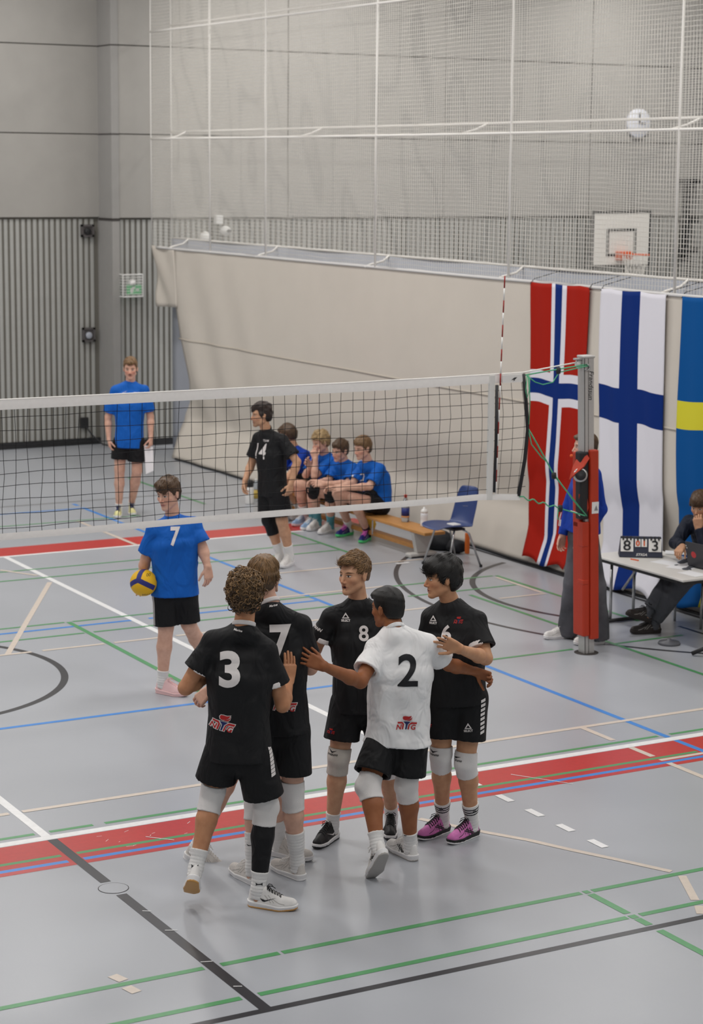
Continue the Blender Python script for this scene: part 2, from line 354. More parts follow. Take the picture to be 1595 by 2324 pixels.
# small white fittings seen through the netting
t = thing('wall_camera', 'white dome camera under a small white box behind the netting', 'camera', (4.18, 13.7, 3.1))
MB().box((4.05, 13.72, 3.27), (4.16, 13.82, 3.40)).obj('mount_box', M_WHITE, t, bevel=0.008)
MB().lathe([(0.0, 0), (0.07, 0), (0.085, 0.04), (0.075, 0.09), (0.04, 0.12), (0, 0.125)], (4.2, 13.72, 3.12), 20).obj('dome', M_WHITE, t, True); MB().lathe([(0.0, 0), (0.035, 0.005), (0.04, 0.03), (0.0, 0.05)], (4.22, 13.645, 3.15), 14).obj('lens', M_DARK, t, True)
t = thing('motion_sensor', 'rounded white motion sensor on the slats just above the curtain', 'sensor', (3.88, 13.7, 3.02))
MB().lathe([(0.0, 0), (0.085, 0), (0.09, 0.06), (0.07, 0.12), (0.0, 0.15)], (3.88, 13.74, 3.02), 18).obj('sensor_body', M_WHITE, t, True)
t = thing('wall_clock', 'round pale wall clock high behind the netting', 'clock', (11.8, 13.75, 4.89))
def disc(r, th, c, m, name, par): return MB().lathe([(r, 0), (r, th), (r*0.96, th+0.01)], (0, 0, 0), 36).xf(Matrix.Translation(c) @ Matrix.Rotation(math.pi/2, 4, 'X')).obj(name, m, par, True)
disc(0.24, 0.05, (11.81, 13.81, 4.89), mat('clock_face', S(225, 226, 232), rough=0.4), 'clock_body', t)
MB().box((11.80, 13.735, 4.88), (11.82, 13.742, 5.06)).obj('minute_hand', M_DARK, t); MB().box((11.80, 13.735, 4.88), (11.93, 13.742, 4.90)).obj('hour_hand', M_DARK, t)
# basketball hoop
t = thing('basketball_hoop', 'white basketball backboard with black lines and an orange rim', 'hoop', (11.3, 13.5, 2.5))
bx0, bx1, bz0, bz1, by = 10.70, 11.88, 2.55, 3.45, 13.45
MB().box((bx0, by, bz0), (bx1, by+0.03, bz1)).obj('backboard', mat('board_white', S(240, 236, 228), rough=0.4), t, bevel=0.004)
def frame_strips(x0, x1, z0, z1, w, y, name, par, m):
    for a, b in (((x0, y, z0), (x1, y+0.004, z0+w)), ((x0, y, z1-w), (x1, y+0.004, z1)), ((x0, y, z0+w), (x0+w, y+0.004, z1-w)), ((x1-w, y, z0+w), (x1, y+0.004, z1-w))): MB().box(a, b).obj(name, m, par)
frame_strips(bx0-0.015, bx1+0.015, bz0-0.015, bz1+0.015, 0.045, by-0.006, 'border_stripe', t, M_DARK); frame_strips(10.99, 11.59, 2.72, 3.17, 0.045, by-0.006, 'target_stripe', t, M_DARK)
M_RIM = mat('rim_orange', S(226, 96, 42), rough=0.4)
rim = [(11.29+0.225*math.cos(a), by-0.40+0.225*math.sin(a), 2.76) for a in np.linspace(0, 2*math.pi, 33)]
MB().tube(rim, 0.011, 6).obj('rim', M_RIM, t, True)
MB().box((11.17, by-0.16, 2.66), (11.41, by-0.003, 2.80)).obj('rim_bracket', M_RIM, t, bevel=0.01)
mb = MB()
for i in range(12):
    a = i*math.pi/6
    for s in (-1, 1): mb.tube([(11.29+0.22*math.cos(a), by-0.40+0.22*math.sin(a), 2.755), (11.29+0.15*math.cos(a+s*0.5), by-0.40+0.15*math.sin(a+s*0.5), 2.50), (11.29+0.13*math.cos(a), by-0.40+0.13*math.sin(a), 2.38)], 0.005, 4)
mb.obj('rim_net', M_CORD, t)
mb = MB()
for xx in (10.9, 11.68):
    for z in (2.75, 3.3): MB().tube([(xx, by+0.03, z), (xx, 13.80, z)], 0.025, 6).obj('wall_bracket', M_DARK, t)

t = thing('wall_bracket_unit', 'dark folding wall bracket at the right edge behind the netting', 'bracket', (12.85, 13.75, 3.0))
MB().box((12.8, 13.72, 2.62), (12.9, 13.82, 3.98)).obj('upright', M_DARK, t)
for z in (2.75, 3.25, 3.9): MB().box((12.68, 13.6, z), (13.02, 13.75, z+0.09)).obj('cross_arm', M_DARK, t)

# ------------------------------------------------------------------ divider curtain with netting above
CX0 = 2.90
cur = thing('divider_curtain', 'beige vinyl divider curtain with a loose corner flap at its far end', 'curtain', (2.9, 6.0, 0.0))
def sheet(name, Y0, Y1, nu, nv, zfun, xfun, m, par, thick=0.006, uv=False, **kw):
    V = []; Fc = []; U = []
    for j in range(nv+1):
        for i in range(nu+1):
            s = i/nu; q = j/nv
            z = zfun(s, q); y0 = Y0(q) if callable(Y0) else Y0; y1 = Y1(q) if callable(Y1) else Y1
            y = y0+(y1-y0)*s; V.append((xfun(y, z, s, q), y, z)); U.append((s, q))
    for j in range(nv):
        for i in range(nu):
            a = j*(nu+1)+i; Fc.append((a, a+1, a+nu+2, a+nu+1))
    me = mesh(name, V, Fc)
    if uv:
        l = me.uv_layers.new(name='UVMap')
        for lp in me.loops: l.data[lp.index].uv = U[lp.vertex_index]
    o = link(name, me, par, m, True, **kw)
    if thick:
        so = o.modifiers.new('thick', 'SOLIDIFY'); so.thickness = thick; so.offset = 0
    return o
def cx(y, z, s=0, q=0):
    w = 0.012*math.sin(y*1.7+z*0.8)+0.008*math.sin(y*4.1+1.3)*(1-z/3.2)
    far = max(0.0, (y-9.5)/3.2)
    w += 0.05*far*math.sin((y-0.45*z)*6.5)*max(0.0, 1-abs(z-1.2)/1.9)
    x = CX0+w; fl_ = float(np.interp(y, [1, 4, 7, 12], [0.03, 0.05, 0.05, 0.17]))
    if z < 1.15:
        k = (1.15-z)/0.6 if z > 0.55 else 1.0; x += 0.09*k*k*(3-2*k)
        if z < 0.55: x -= (0.09+fl_)*((0.55-z)/0.55)**0.9
    return x
def z_low(s, q): return 0.01+q*2.96
def yfar(q):
    z = 0.01+q*2.96
    return float(np.interp(z, [0, 0.3, 0.6, 0.8, 1.1, 1.7, 2.1, 3.0], [12.45, 12.5, 12.5, 12.36, 12.30, 12.55, 12.64, 12.66]))
sheet('curtain_fabric', -5.0, yfar, 160, 56, z_low, cx, M_BEIGE, cur)
sheet('corner_flap', lambda q: 12.55+0.1*q, lambda q: 13.30+0.17*q, 14, 14, lambda s, q: 2.14-0.03*s+q*(0.83+0.04*s), lambda y, z, s, q: CX0-0.012+0.012*math.sin(y*1.7+z*.8)-0.03*s*math.cos((s-q)*7)+0.03*s, M_BEIGE, cur)
sheet('curtain_seam', -5.0, 12.6, 120, 1, lambda s, q: 1.685+0.022*q, lambda y, z, s, q: cx(y, z)-0.0075, mat('seam', S(204, 195, 182), rough=0.7), cur, 0.006)
sheet('top_hem', -5.0, 13.3, 120, 2, lambda s, q: 2.945+0.03*q, lambda y, z, s, q: CX0-0.008+0.012*math.sin(y*1.7+2.4), mat('hem_white', S(226, 224, 222), rough=0.6), cur, 0.02)
MB().tube([(cx(y, 0.0)-0.012, y, 0.014) for y in np.linspace(-5, 12.3, 40)], 0.014, 5).obj('bottom_edge_cord', M_DARK, cur)
rear = thing('rear_divider_curtain', 'grey second curtain layer hanging behind the beige divider curtain', 'curtain', (3.2, 6.0, 0.0))
sheet('curtain_fabric', -5.0, 13.42, 100, 12, lambda s, q: 0.012+q*3.06, lambda y, z, s, q: 3.2+0.012*math.sin(y*2.3), M_GREYVINYL, rear)
def netting(X, y0, y1, z0, z1, pitch, r, seed):
    rng = np.random.RandomState(seed); V = []; Fc = []
    tri = [(math.cos(a)*r, math.sin(a)*r) for a in (0.5, 0.5+2.094, 0.5+4.189)]
    def wob(y, z): return 0.012*np.sin(y*1.9+z*1.3+seed)+0.006*np.sin(y*5.3-z*2.1), 0.006*np.sin(y*7.1+z*3.0)+0.005*np.sin(y*2.7+seed)
    def strip(P, axis):
        n0 = len(V)
        for p in P:
            for a, b in tri: V.append((p[0]+a, p[1], p[2]+b) if axis == 'y' else (p[0]+a, p[1]+b, p[2]))
        for i in range(len(P)-1):
            for k in range(3): q = n0+3*i+k; q2 = n0+3*i+(k+1) % 3; Fc.append((q, q2, q2+3, q+3))
    ys = np.linspace(y0, y1, 70); z = z0
    while z < z1:
        dx, dz = wob(ys, z); strip(list(zip(X+dx, ys, z+dz)), 'y'); z += pitch
    zs = np.linspace(z0, z1, 14); y = y0
    while y < y1:
        dx, dy = wob(y, zs); strip(list(zip(X+dx, y+0.5*dy, zs)), 'z'); y += pitch
    return mesh('netting', V, Fc)
NP = 0.046
dn = thing('divider_netting', 'white ball-stop netting rising from the beige curtain', 'netting', (2.9, 6.0, 2.97))
link('netting', netting(2.9, -3.0, 13.45, 2.98, 7.4, NP, 0.0023, 1), dn, M_CORD, kind='stuff')
for z in (4.5, 6.0): MB().tube([(2.9, y, z-0.012*math.sin((y+3)/16.4*math.pi)*1.5) for y in np.linspace(-3, 13.47, 24)], 0.015, 6).obj('rope', M_ROPE, dn, True)
for y in (13.47, 11.5, 9.82, 6.97, 4.14, 1.33, -1.5): MB().tube([(2.898, y, 2.97), (2.898, y+0.01, 5.0), (2.898, y, 7.4)], 0.013 if y < 13 else 0.008, 6).obj('rope', M_ROPE, dn, True)
for y in (12.95, 8.9, 5.1, 1.45): MB().tube([(2.9, y, 4.49), (3.05, y-0.02, 4.53), (3.2, y-0.05, 4.60)], 0.013, 5).obj('strap', M_ROPE, dn, True)
for y in (12.9, 10.1, 7.2, 4.35, 1.55): MB().tube([(2.89, y, 2.95), (2.95, y-0.02, 2.98), (3.12, y-0.03, 3.02), (3.2, y-0.05, 3.09)], 0.015, 5).obj('strap', M_ROPE, dn, True)
dr = thing('rear_netting', 'second white netting layer hanging behind the front one', 'netting', (3.2, 6.0, 3.08))
link('netting', netting(3.2, -3.0, 13.42, 3.10, 7.4, NP, 0.0021, 5), dr, M_CORD, kind='stuff')
for z in (3.085, 4.6, 6.1): MB().tube([(3.2, y, z) for y in np.linspace(-3, 13.44, 12)], 0.015, 6).obj('rope', M_ROPE, dr, True)
MB().tube([(3.2, 13.44, 3.08), (3.2, 13.44, 7.4)], 0.009, 5).obj('rope', M_ROPE, dr, True)

# ------------------------------------------------------------------ flags
def flag_mat(name, base, bands):
    m = bpy.data.materials.new(name); m.use_nodes = True; nt = m.node_tree; b = nt.nodes['Principled BSDF']; b.inputs['Roughness'].default_value = 0.75; b.inputs['Specular IOR Level'].default_value = 0.15
    uv = nt.nodes.new('ShaderNodeUVMap'); sp = nt.nodes.new('ShaderNodeSeparateXYZ'); nt.links.new(uv.outputs[0], sp.inputs[0]); cur_ = None
    rgb = nt.nodes.new('ShaderNodeRGB'); rgb.outputs[0].default_value = (*base, 1); cur_ = rgb.outputs[0]
    for ax, lo, hi, c in bands:
        cmp_ = nt.nodes.new('ShaderNodeMath'); cmp_.operation = 'COMPARE'; cmp_.inputs[1].default_value = (lo+hi)/2; cmp_.inputs[2].default_value = (hi-lo)/2
        nt.links.new(sp.outputs[ax], cmp_.inputs[0]); mx = nt.nodes.new('ShaderNodeMix'); mx.data_type = 'RGBA'; mx.inputs[7].default_value = (*c, 1)
        nt.links.new(cmp_.outputs[0], mx.inputs[0]); nt.links.new(cur_, mx.inputs[6]); cur_ = mx.outputs[2]
    nt.links.new(cur_, b.inputs['Base Color']); return m
FR, FB, FW = S(170, 32, 18), S(10, 46, 120), S(232, 230, 238)
M_NOR = flag_mat('flag_red_white_blue', FR, [(0, .36, .615, FW), (1, 1-.43, 1-.315, FW), (0, .425, .55, FB), (1, 1-.4, 1-.345, FB)])
M_FIN = flag_mat('flag_white_blue', FW, [(0, .335, .615, FB), (1, 1-.44, 1-.325, FB)])
M_SWE = flag_mat('flag_blue_yellow', S(6, 84, 152), [(0, .40, .60, S(222, 214, 60)), (1, 1-.425, 1-.335, S(222, 214, 60))])
def flag(label, m, yl0, yr0, yl1, yr1, zb, ph):
    t = thing('flag', label, 'flag', (2.84, (yl0+yr0)/2, 0.05), 'flags hanging on the divider curtain')
    def xf(y, z, s, q):
        x = cx(y, z)-0.035
        x -= 0.022*(1-q)*(0.5+0.5*math.sin(s*13+ph+q*2.2)) + 0.012*abs(math.sin(s*5+q*7+ph))*(1-q) + 0.03*max(0, s-0.75)*math.sin(q*6+ph) + 0.006*math.sin(s*22+q*3)
        x = min(x, CX0-0.035+0.02)
        if z < 0.3: x -= 0.03*(0.3-z)/0.3
        return x
    sheet('cloth', lambda q: yl1+(yl0-yl1)*q**0.7+0.02*math.sin(q*7+ph), lambda q: yr1+(yr0-yr1)*q**0.7+0.025*math.sin(q*5+ph*2)*(1-q), 40, 60, lambda s, q: zb+(2.965-zb)*q-0.012*abs(math.sin(s*7+ph))*q**8+0.03*(1-q)*math.sin(s*9+ph)-0.05*(1-q)*s*0, xf, m, t, 0.003, uv=True)
    for y in (yl0, yr0):
        MB().tube([(2.86, y, 2.94), (2.9, y, 2.99), (3.2, y-0.05, 3.07)], 0.004, 5).obj('tie_cord', M_DARK, t)
flag('red flag with a white-edged blue cross on the curtain', M_NOR, 3.67, 2.64, 3.60, 2.82, 0.07, 0.4)
flag('white flag with a blue cross on the curtain', M_FIN, 2.44, 1.39, 2.27, 1.37, 0.05, 2.1)
flag('blue flag with a yellow cross at the right edge', M_SWE, 1.17, 0.10, 1.10, 0.12, 0.06, 4.0)

# ------------------------------------------------------------------ volleyball net
vn = thing('volleyball_net', 'black mesh volleyball net with white bands and antenna sleeve', 'net', (-4.5, 0.0, 0.0))
NX0, NX1 = -9.3, 0.31
V = []; mb = MB()
def ztop(x): return 2.432+0.012*max(0, x+1.0)
xs = np.arange(NX0, NX1, 0.1)
rng = np.random.RandomState(3)
for i, x in enumerate(xs):
    d = rng.uniform(-0.012, 0.012); d2 = rng.uniform(-0.012, 0.012); e = 0.045*max(0, (x+0.9)/1.2)**2
    mb.tube([(x+d2*0.4, 0.0, 2.37), (x+d+e*0.7, 0.008*math.sin(x*3), 2.12), (x+d2+e, 0.012*math.sin(x*2+1), 1.88), (x-d+e*0.4, 0.006*math.sin(x*3), 1.64), (x-d2*0.6-e*0.4, 0, 1.45)], 0.0022, 4, False)
for k in range(1, 10):
    z = 2.40-0.1*k
    mb.tube([(x, 0.008*math.sin(x*2.1+k), z+0.008*math.sin(x*1.7+k*1.3)+0.004*math.sin(x*9+k)) for x in np.linspace(NX0, NX1+0.05, 60)], 0.0022, 4, False)
mb.obj('mesh_cords', M_BLACKCORD, vn, kind='stuff')
def band(name, f, h, y, m, par, x0=NX0, x1=NX1, n=50, th=0.006):
    mb = MB()
    for s in (-1, 1):
        V = []; Fc = []
        for i in range(n+1):
            x = x0+(x1-x0)*i/n; zt = f(x)
            for q in (0, 0.5, 1): V.append((x, y+s*th*(0.6+0.4*math.sin(q*math.pi)), zt-h*q))
        for i in range(n):
            for k in range(2): a = 3*i+k; Fc.append((a, a+1, a+4, a+3) if s < 0 else (a, a+3, a+4, a+1))
        mb.add(V, Fc)
    return mb.obj(name, m, par, True)
band('top_band', ztop, 0.07, 0.0, M_TAPE, vn); band('bottom_band', lambda x: 1.462+0.004*math.sin(x*2)-0.03*max(0, (x+0.05)/0.35), 0.05, 0.0, M_TAPE, vn)
MB().tube([(x, 0, ztop(x)+0.004) for x in np.linspace(NX0, NX1, 12)]+[(0.90, 0.0, 2.52)], 0.006, 6).obj('top_cable', M_ROPE, vn, True)
MB().box((-0.02, -0.012, 1.41), (0.03, 0.012, 2.44)).obj('side_tape', mat('clear_tape', S(226, 226, 222), rough=0.4), vn)
MB().tube([(0.05, -0.012, 2.36), (0.052, -0.014, 1.9), (0.045, -0.014, 1.47)], 0.014, 8).obj('antenna_sleeve', M_DARK, vn, True)
MB().tube([(0.315, 0, 2.44), (0.35, 0, 2.2), (0.372, 0, 1.97), (0.35, 0, 1.72), (0.295, 0, 1.42)], 0.016, 8).obj('end_rod', M_DARK, vn, True)
MB().box((0.10, -0.016, 2.375), (0.29, -0.0085, 2.437)).obj('band_label', M_WHITE, vn)
V, Fc = poly2d([(-0.03, -0.012), (0.0, 0.01), (0.03, 0.012), (0.012, -0.004)], [(-0.01, -0.02), (0.01, -0.012), (0.0, -0.002)])
flatprint('label_print', V, Fc, (0.215, -0.0175, 2.405), (1, 0, 0), (0, 0, 1), M_DARK, vn)
an = thing('net_antenna', 'thin red and white striped antenna above the net', 'antenna', (0.05, -0.02, 1.45))
a0 = np.array([0.052, -0.022, 1.46]); a1 = np.array([0.098, -0.022, 3.25])
for k in range(18):
    p = a0+(a1-a0)*k/18; q = a0+(a1-a0)*(k+1)/18
    MB().tube([p, q], 0.006, 8).obj('antenna_band', (mat('antenna_red', S(150, 34, 30), rough=0.4) if k % 2 else M_WHITE), an, True)
# post with red padding
po = thing('net_post', 'aluminium volleyball post in red padding with an open winch', 'post', (1.03, 0.0, 0.0))
def tilt(z): return 1.035-0.036*z
def postbox(x0, x1, y0, y1, z0, z1, name, m, bevel=0.006, par=None):
    V = [(tilt(z)+x, y, z) for z in (z0, z1) for x, y in ((x0, y0), (x1, y0), (x1, y1), (x0, y1))]
    return MB().add(V, [(0, 3, 2, 1), (4, 5, 6, 7), (0, 1, 5, 4), (1, 2, 6, 5), (2, 3, 7, 6), (3, 0, 4, 7)]).obj(name, m, par or po, bevel=bevel)
M_PAD = mat('red_pad_vinyl', S(186, 56, 30), rough=0.45, spec=0.4, var=0.05, vscale=6, bump=0.15, bscale=25)
pl = postbox(-0.05, 0.05, -0.05, 0.05, 0.0, 2.555, 'post_profile', M_ALU)
postbox(-0.0505, -0.046, -0.0525, -0.048, 0.0, 2.55, 'groove', M_JOINT, 0); postbox(-0.012, -0.008, -0.0512, -0.049, 0.0, 2.55, 'groove', M_JOINT, 0)
MB().box((tilt(2.56)-0.055, -0.058, 2.55), (tilt(2.56)+0.058, 0.058, 2.572)).obj('top_cap', M_ALU, po, bevel=0.008)
MB().box((tilt(2.56)-0.115, -0.02, 2.535), (tilt(2.56)-0.04, 0.02, 2.55)).obj('pulley_bracket', M_ALU, po)
MB().lathe([(0.035, -0.012), (0.028, -0.004), (0.028, 0.004), (0.035, 0.012)], (0, 0, 0), 20).xf(Matrix.Translation((tilt(2.5)-0.07, 0, 2.50)) @ Matrix.Rotation(math.pi/2, 4, 'X')).obj('pulley', M_WHITE, po, True)
MB().tube([(tilt(2.47)-0.03+0.025*math.cos(a), -0.06, 2.475+0.025*math.sin(a)) for a in np.linspace(-2.6, 1.6, 10)], 0.006, 6).obj('hook', M_STEEL, po, True)
V, Fc = text2d('Frandssun', 0.045, 0.005, 0.25)
M_INK = mat('black_ink', S(34, 34, 36), rough=0.5)
flatprint('printed_name', V*[0.95, 1], Fc, (tilt(2.3)+0.018, -0.0515, 2.32), (0, 0, -1), (1, 0, 0), M_INK, po)
# padding: wrap with an open flap
postbox(-0.012, 0.075, -0.085, 0.08, 0.13, 1.775, 'pad_front', M_PAD, 0.012)
postbox(-0.085, -0.014, -0.075, 0.08, 0.16, 1.16, 'pad_side', M_PAD, 0.014); postbox(-0.085, -0.02, -0.02, 0.08, 1.1, 1.75, 'pad_back', M_PAD, 0.012)
mb = MB(); fz = [(1.74, 0.0), (1.66, 0.05), (1.55, 0.10), (1.47, 0.12)]
V = [(tilt(1.7)-0.03, -0.03, 1.755), (tilt(1.7)-0.02, -0.075, 1.70), (tilt(1.6)-0.09, -0.10, 1.64), (tilt(1.5)-0.17, -0.06, 1.56), (tilt(1.5)-0.17, -0.01, 1.52), (tilt(1.6)-0.13, 0.0, 1.63), (tilt(1.7)-0.06, 0.0, 1.74)]
mb.add(V, [(0, 1, 2), (0, 2, 6), (2, 3, 5), (3, 4, 5), (2, 5, 6)]); o = mb.obj('pad_flap', M_PAD, po); so = o.modifiers.new('thick', 'SOLIDIFY'); so.thickness = 0.012
V = [(tilt(1.3)-0.03, -0.06, 1.36), (tilt(1.3)-0.11, -0.05, 1.40), (tilt(1.3)-0.09, -0.02, 1.29), (tilt(1.3)-0.04, -0.05, 1.20), (tilt(1.3)-0.02, -0.07, 1.28)]
o = MB().add(V, [(0, 1, 2), (0, 2, 3), (0, 3, 4)]).obj('pad_flap', M_PAD, po); so = o.modifiers.new('thick', 'SOLIDIFY'); so.thickness = 0.01
postbox(-0.10, -0.012, -0.06, 0.02, 1.18, 1.76, 'winch_housing', M_DARK, 0.012)
Mw = Matrix.Translation((tilt(1.58)-0.10, -0.055, 1.565)) @ Matrix.Rotation(math.radians(78), 4, 'X') @ Matrix.Rotation(math.radians(-28), 4, 'Y')
MB().lathe([(0.055, 0.0), (0.062, 0.01), (0.06, 0.03), (0.045, 0.038), (0.0, 0.04)], (0, 0, 0), 28).xf(Mw).obj('winch_wheel', M_STEEL, po, True)
MB().lathe([(0.046, 0.03), (0.046, 0.041), (0.02, 0.046), (0.0, 0.047)], (0, 0, 0), 24).xf(Mw).obj('winch_face', M_DARK, po, True)
for z0, z1, x0 in ((0.95, 1.16, -0.092), (0.62, 0.66, -0.09)): postbox(x0, -0.03, -0.082, 0.0, z0, z1, 'hook_strap', M_PAD, 0.006)
V, Fc = poly2d([(-0.038, -0.05), (0.034, -0.05), (0.034, 0.05), (-0.038, 0.05)]); flatprint('white_patch', V, Fc, (tilt(1.27)+0.036, -0.0865, 1.28), (1, 0, 0), (0, 0, 1), M_WHITE, po)
V, Fc = poly2d([(-0.02, -0.02), (0.02, -0.02), (0.0, 0.025)]); flatprint('patch_print', V, Fc, (tilt(1.27)+0.042, -0.088, 1.275), (1, 0, 0), (0, 0, 1), P_GREY, po)
MB().lathe([(0.0, 0.0), (0.105, 0.0), (0.105, 0.003), (0.0, 0.0031)], (1.035, 0.0, 0.0), 32).obj('socket_rim', M_JOINT, po)
# ropes that tie the net to the post
M_GROPE = mat('green_rope', S(86, 176, 132), rough=0.7)
def rope(label, runs, knots, whites=()):
    t = thing('tension_rope', label, 'rope', runs[0][0], 'green ropes tying the net to the post')
    for r_, pts in zip([0.006, 0.005, 0.004, 0.004], runs): MB().tube(pts, r_, 6).obj('rope_run', M_GROPE, t, True)
    for k in knots: MB().lathe([(0.0, -0.03), (0.018, -0.026), (0.022, 0), (0.018, 0.026), (0.0, 0.03)], k, 10).obj('cord_lock', M_DARK, t, True)
    for w_ in whites: MB().tube(w_, 0.004, 5).obj('white_tail', M_ROPE, t, True)
rope('green rope running from the net top to the post head', [[(0.33, -0.01, 2.43), (0.6, -0.01, 2.46), (0.93, -0.05, 2.50)], [(0.35, -0.01, 2.42), (0.42, -0.02, 2.37), (0.5, -0.02, 2.345), (0.6, -0.02, 2.36), (0.66, -0.02, 2.44), (0.93, -0.06, 2.49)], [(0.34, -0.02, 2.43), (0.33, -0.02, 2.30), (0.345, -0.02, 2.24), (0.365, -0.02, 2.30), (0.35, -0.02, 2.43)], [(0.36, -0.02, 2.42), (0.375, -0.02, 2.2), (0.37, -0.02, 2.02)]], [(0.655, -0.015, 2.455)])
rope('green rope slanting down from the net end to the pad', [[(0.372, -0.01, 1.98), (0.45, -0.02, 1.86), (0.55, -0.03, 1.70), (0.62, -0.04, 1.58), (0.93, -0.09, 1.22)], [(0.375, -0.01, 1.96), (0.40, -0.02, 1.85), (0.5, -0.02, 1.74), (0.56, -0.03, 1.69)], [(0.63, -0.05, 1.575), (0.8, -0.07, 1.36), (0.935, -0.09, 1.215)]], [(0.62, -0.04, 1.575)])
rope('green knotted rope from the bottom band to the pad', [[(0.30, -0.01, 1.415)]+[(0.30+0.63*s, -0.02-0.07*s, 1.415-0.20*s+0.012*math.sin(s*40)*(s < 0.55)) for s in np.linspace(0.05, 0.98, 30)], [(0.66, -0.06, 1.29), (0.655, -0.06, 1.23), (0.665, -0.06, 1.20)]], [(0.68, -0.06, 1.295)], [[(0.70, -0.06, 1.29), (0.675, -0.065, 1.22), (0.665, -0.065, 1.15), (0.68, -0.065, 1.145), (0.685, -0.065, 1.2)], [(0.78, -0.07, 1.27), (0.84, -0.075, 1.25), (0.87, -0.08, 1.22)]])
# ------------------------------------------------------------------ bench, chair, table and small things
be = thing('gym_bench', 'long low wooden gym bench with a balance beam underneath', 'bench', (2.05, 6.0, 0.0))
MB().box((1.92, 4.16, 0.275), (2.18, 7.7, 0.31)).obj('seat_board', M_WOOD, be, bevel=0.008)
MB().box((2.0, 4.5, 0.075), (2.1, 7.6, 0.125)).obj('balance_beam', M_WOOD, be, bevel=0.006)
M_BENCHLEG = mat('bench_leg_grey', S(200, 198, 194), rough=0.5)
for y in (4.42, 7.35):
    V = [(1.93, y, 0.275), (2.17, y, 0.275), (2.12, y, 0.05), (1.98, y, 0.05)]
    MB().add([(a[0], a[1]-0.02, a[2]) for a in V]+[(a[0], a[1]+0.05, a[2]) for a in V], [(0, 1, 2, 3), (7, 6, 5, 4), (0, 4, 5, 1), (1, 5, 6, 2), (2, 6, 7, 3), (3, 7, 4, 0)]).obj('leg', M_BENCHLEG, be, bevel=0.008)
    MB().box((1.88, y-0.04, 0.0), (2.22, y+0.07, 0.05)).obj('foot', M_BENCHLEG, be, bevel=0.015); MB().box((1.9, y-0.045, 0.0), (2.2, y-0.035, 0.018)).obj('rubber_pad', M_DARK, be)
MB().tube([(1.97, 5.35, 0.28), (1.97, 5.35, 0.1)], 0.008, 6).obj('brace', M_STEEL, be)
# blue shell chair
ch = thing('plastic_chair', 'blue plastic shell chair with chrome legs beside the bench', 'chair', (2.2, 3.9, 0.0))
M_CHAIR = mat('chair_blue', S(46, 66, 118), rough=0.35, spec=0.5)
seatM = Matrix.Translation((2.06, 3.86, 0.0)) @ Matrix.Rotation(math.radians(4), 4, 'Z')
prof = [(-0.26, 0.405), (-0.225, 0.43), (-0.1, 0.435), (0.05, 0.42), (0.14, 0.425), (0.185, 0.47), (0.215, 0.56), (0.245, 0.68), (0.275, 0.79), (0.29, 0.82)]
V = []; Fc = []; nx = 12
for i, (px_, pz_) in enumerate(prof):
    hw = [0.17, 0.205, 0.22, 0.22, 0.21, 0.195, 0.195, 0.19, 0.175, 0.14][i]
    for k in range(nx+1):
        s = k/nx*2-1; edge = 0.025*s**4 if i < 4 else 0.0; fw = -0.045*s*s if i >= 5 else 0.0
        V.append((px_+fw, s*hw, pz_+edge))
for i in range(len(prof)-1):
    for k in range(nx): a = i*(nx+1)+k; Fc.append((a, a+1, a+nx+2, a+nx+1))
me = mesh('shell', [tuple(seatM @ Vector(v)) for v in V], Fc); o = link('shell', me, ch, M_CHAIR, True); so = o.modifiers.new('t', 'SOLIDIFY'); so.thickness = 0.01; sb = o.modifiers.new('s', 'SUBSURF'); sb.levels = 1; sb.render_levels = 1
for sx, sy in ((-1, -1), (-1, 1), (1, -1), (1, 1)):
    MB().tube([seatM @ Vector((0.04*sx, 0.12*sy, 0.41)), seatM @ Vector((0.10*sx+0.01, 0.17*sy, 0.36)), seatM @ Vector((0.21*sx+0.02, 0.22*sy, 0.012))], 0.011, 8).obj('leg', M_STEEL, ch, True)
    MB().lathe([(0.016, 0.0), (0.016, 0.02), (0.012, 0.028)], seatM @ Vector((0.213*sx+0.02, 0.222*sy, 0.0)), 10).obj('rubber_foot', M_DARK, ch, True)
MB().box((-0.07, -0.14, 0.395), (0.08, 0.14, 0.415), seatM).obj('seat_bracket', M_DARK, ch)
V, Fc = poly2d([(-0.05, -0.006), (0.05, -0.004), (0.05, 0.0), (-0.05, -0.002)]); flatprint('scratch', V, Fc, seatM @ Vector((0.195, 0.02, 0.62)), (0, -1, 0.1), (0.1, 0, 1), P_GREY, ch)
o = MB().box((-0.02, -0.07, 0.0), (0.08, 0.05, 0.018), seatM @ Matrix.Translation((0, 0.0, 0.43))).obj('folded_tissue', M_WHITE, bevel=0.006); tag(o, 'crumpled white tissue lying on the blue chair seat', 'tissue')
# bottles on the bench
def bottle(name, label, prof, c, m, parts):
    t = thing(name, label, 'bottle', c); MB().lathe(prof, c, 24).obj('body', m, t, True)
    for nm, pf, mm in parts: MB().lathe(pf, c, 24).obj(nm, mm, t, True)
M_CLEAR = mat('clear_plastic', S(226, 232, 236), rough=0.12, spec=0.5, trans=0.75)
bottle('soda_bottle', 'clear soda bottle with a blue label and red cap on the bench', [(0.0, 0), (0.04, 0), (0.044, 0.02), (0.044, 0.16), (0.042, 0.19), (0.02, 0.255), (0.014, 0.265), (0.014, 0.285), (0, 0.285)], (2.1, 4.86, 0.311), M_CLEAR, [('label_band', [(0.0451, 0.065), (0.0451, 0.155)], mat('label_blue', S(38, 48, 116), rough=0.4)), ('label_edge', [(0.0453, 0.05), (0.0453, 0.066)], mat('label_orange', S(214, 150, 90), rough=0.4)), ('cap', [(0.0, 0.268), (0.017, 0.268), (0.017, 0.298), (0, 0.299)], mat('cap_red', S(206, 60, 40), rough=0.4))])
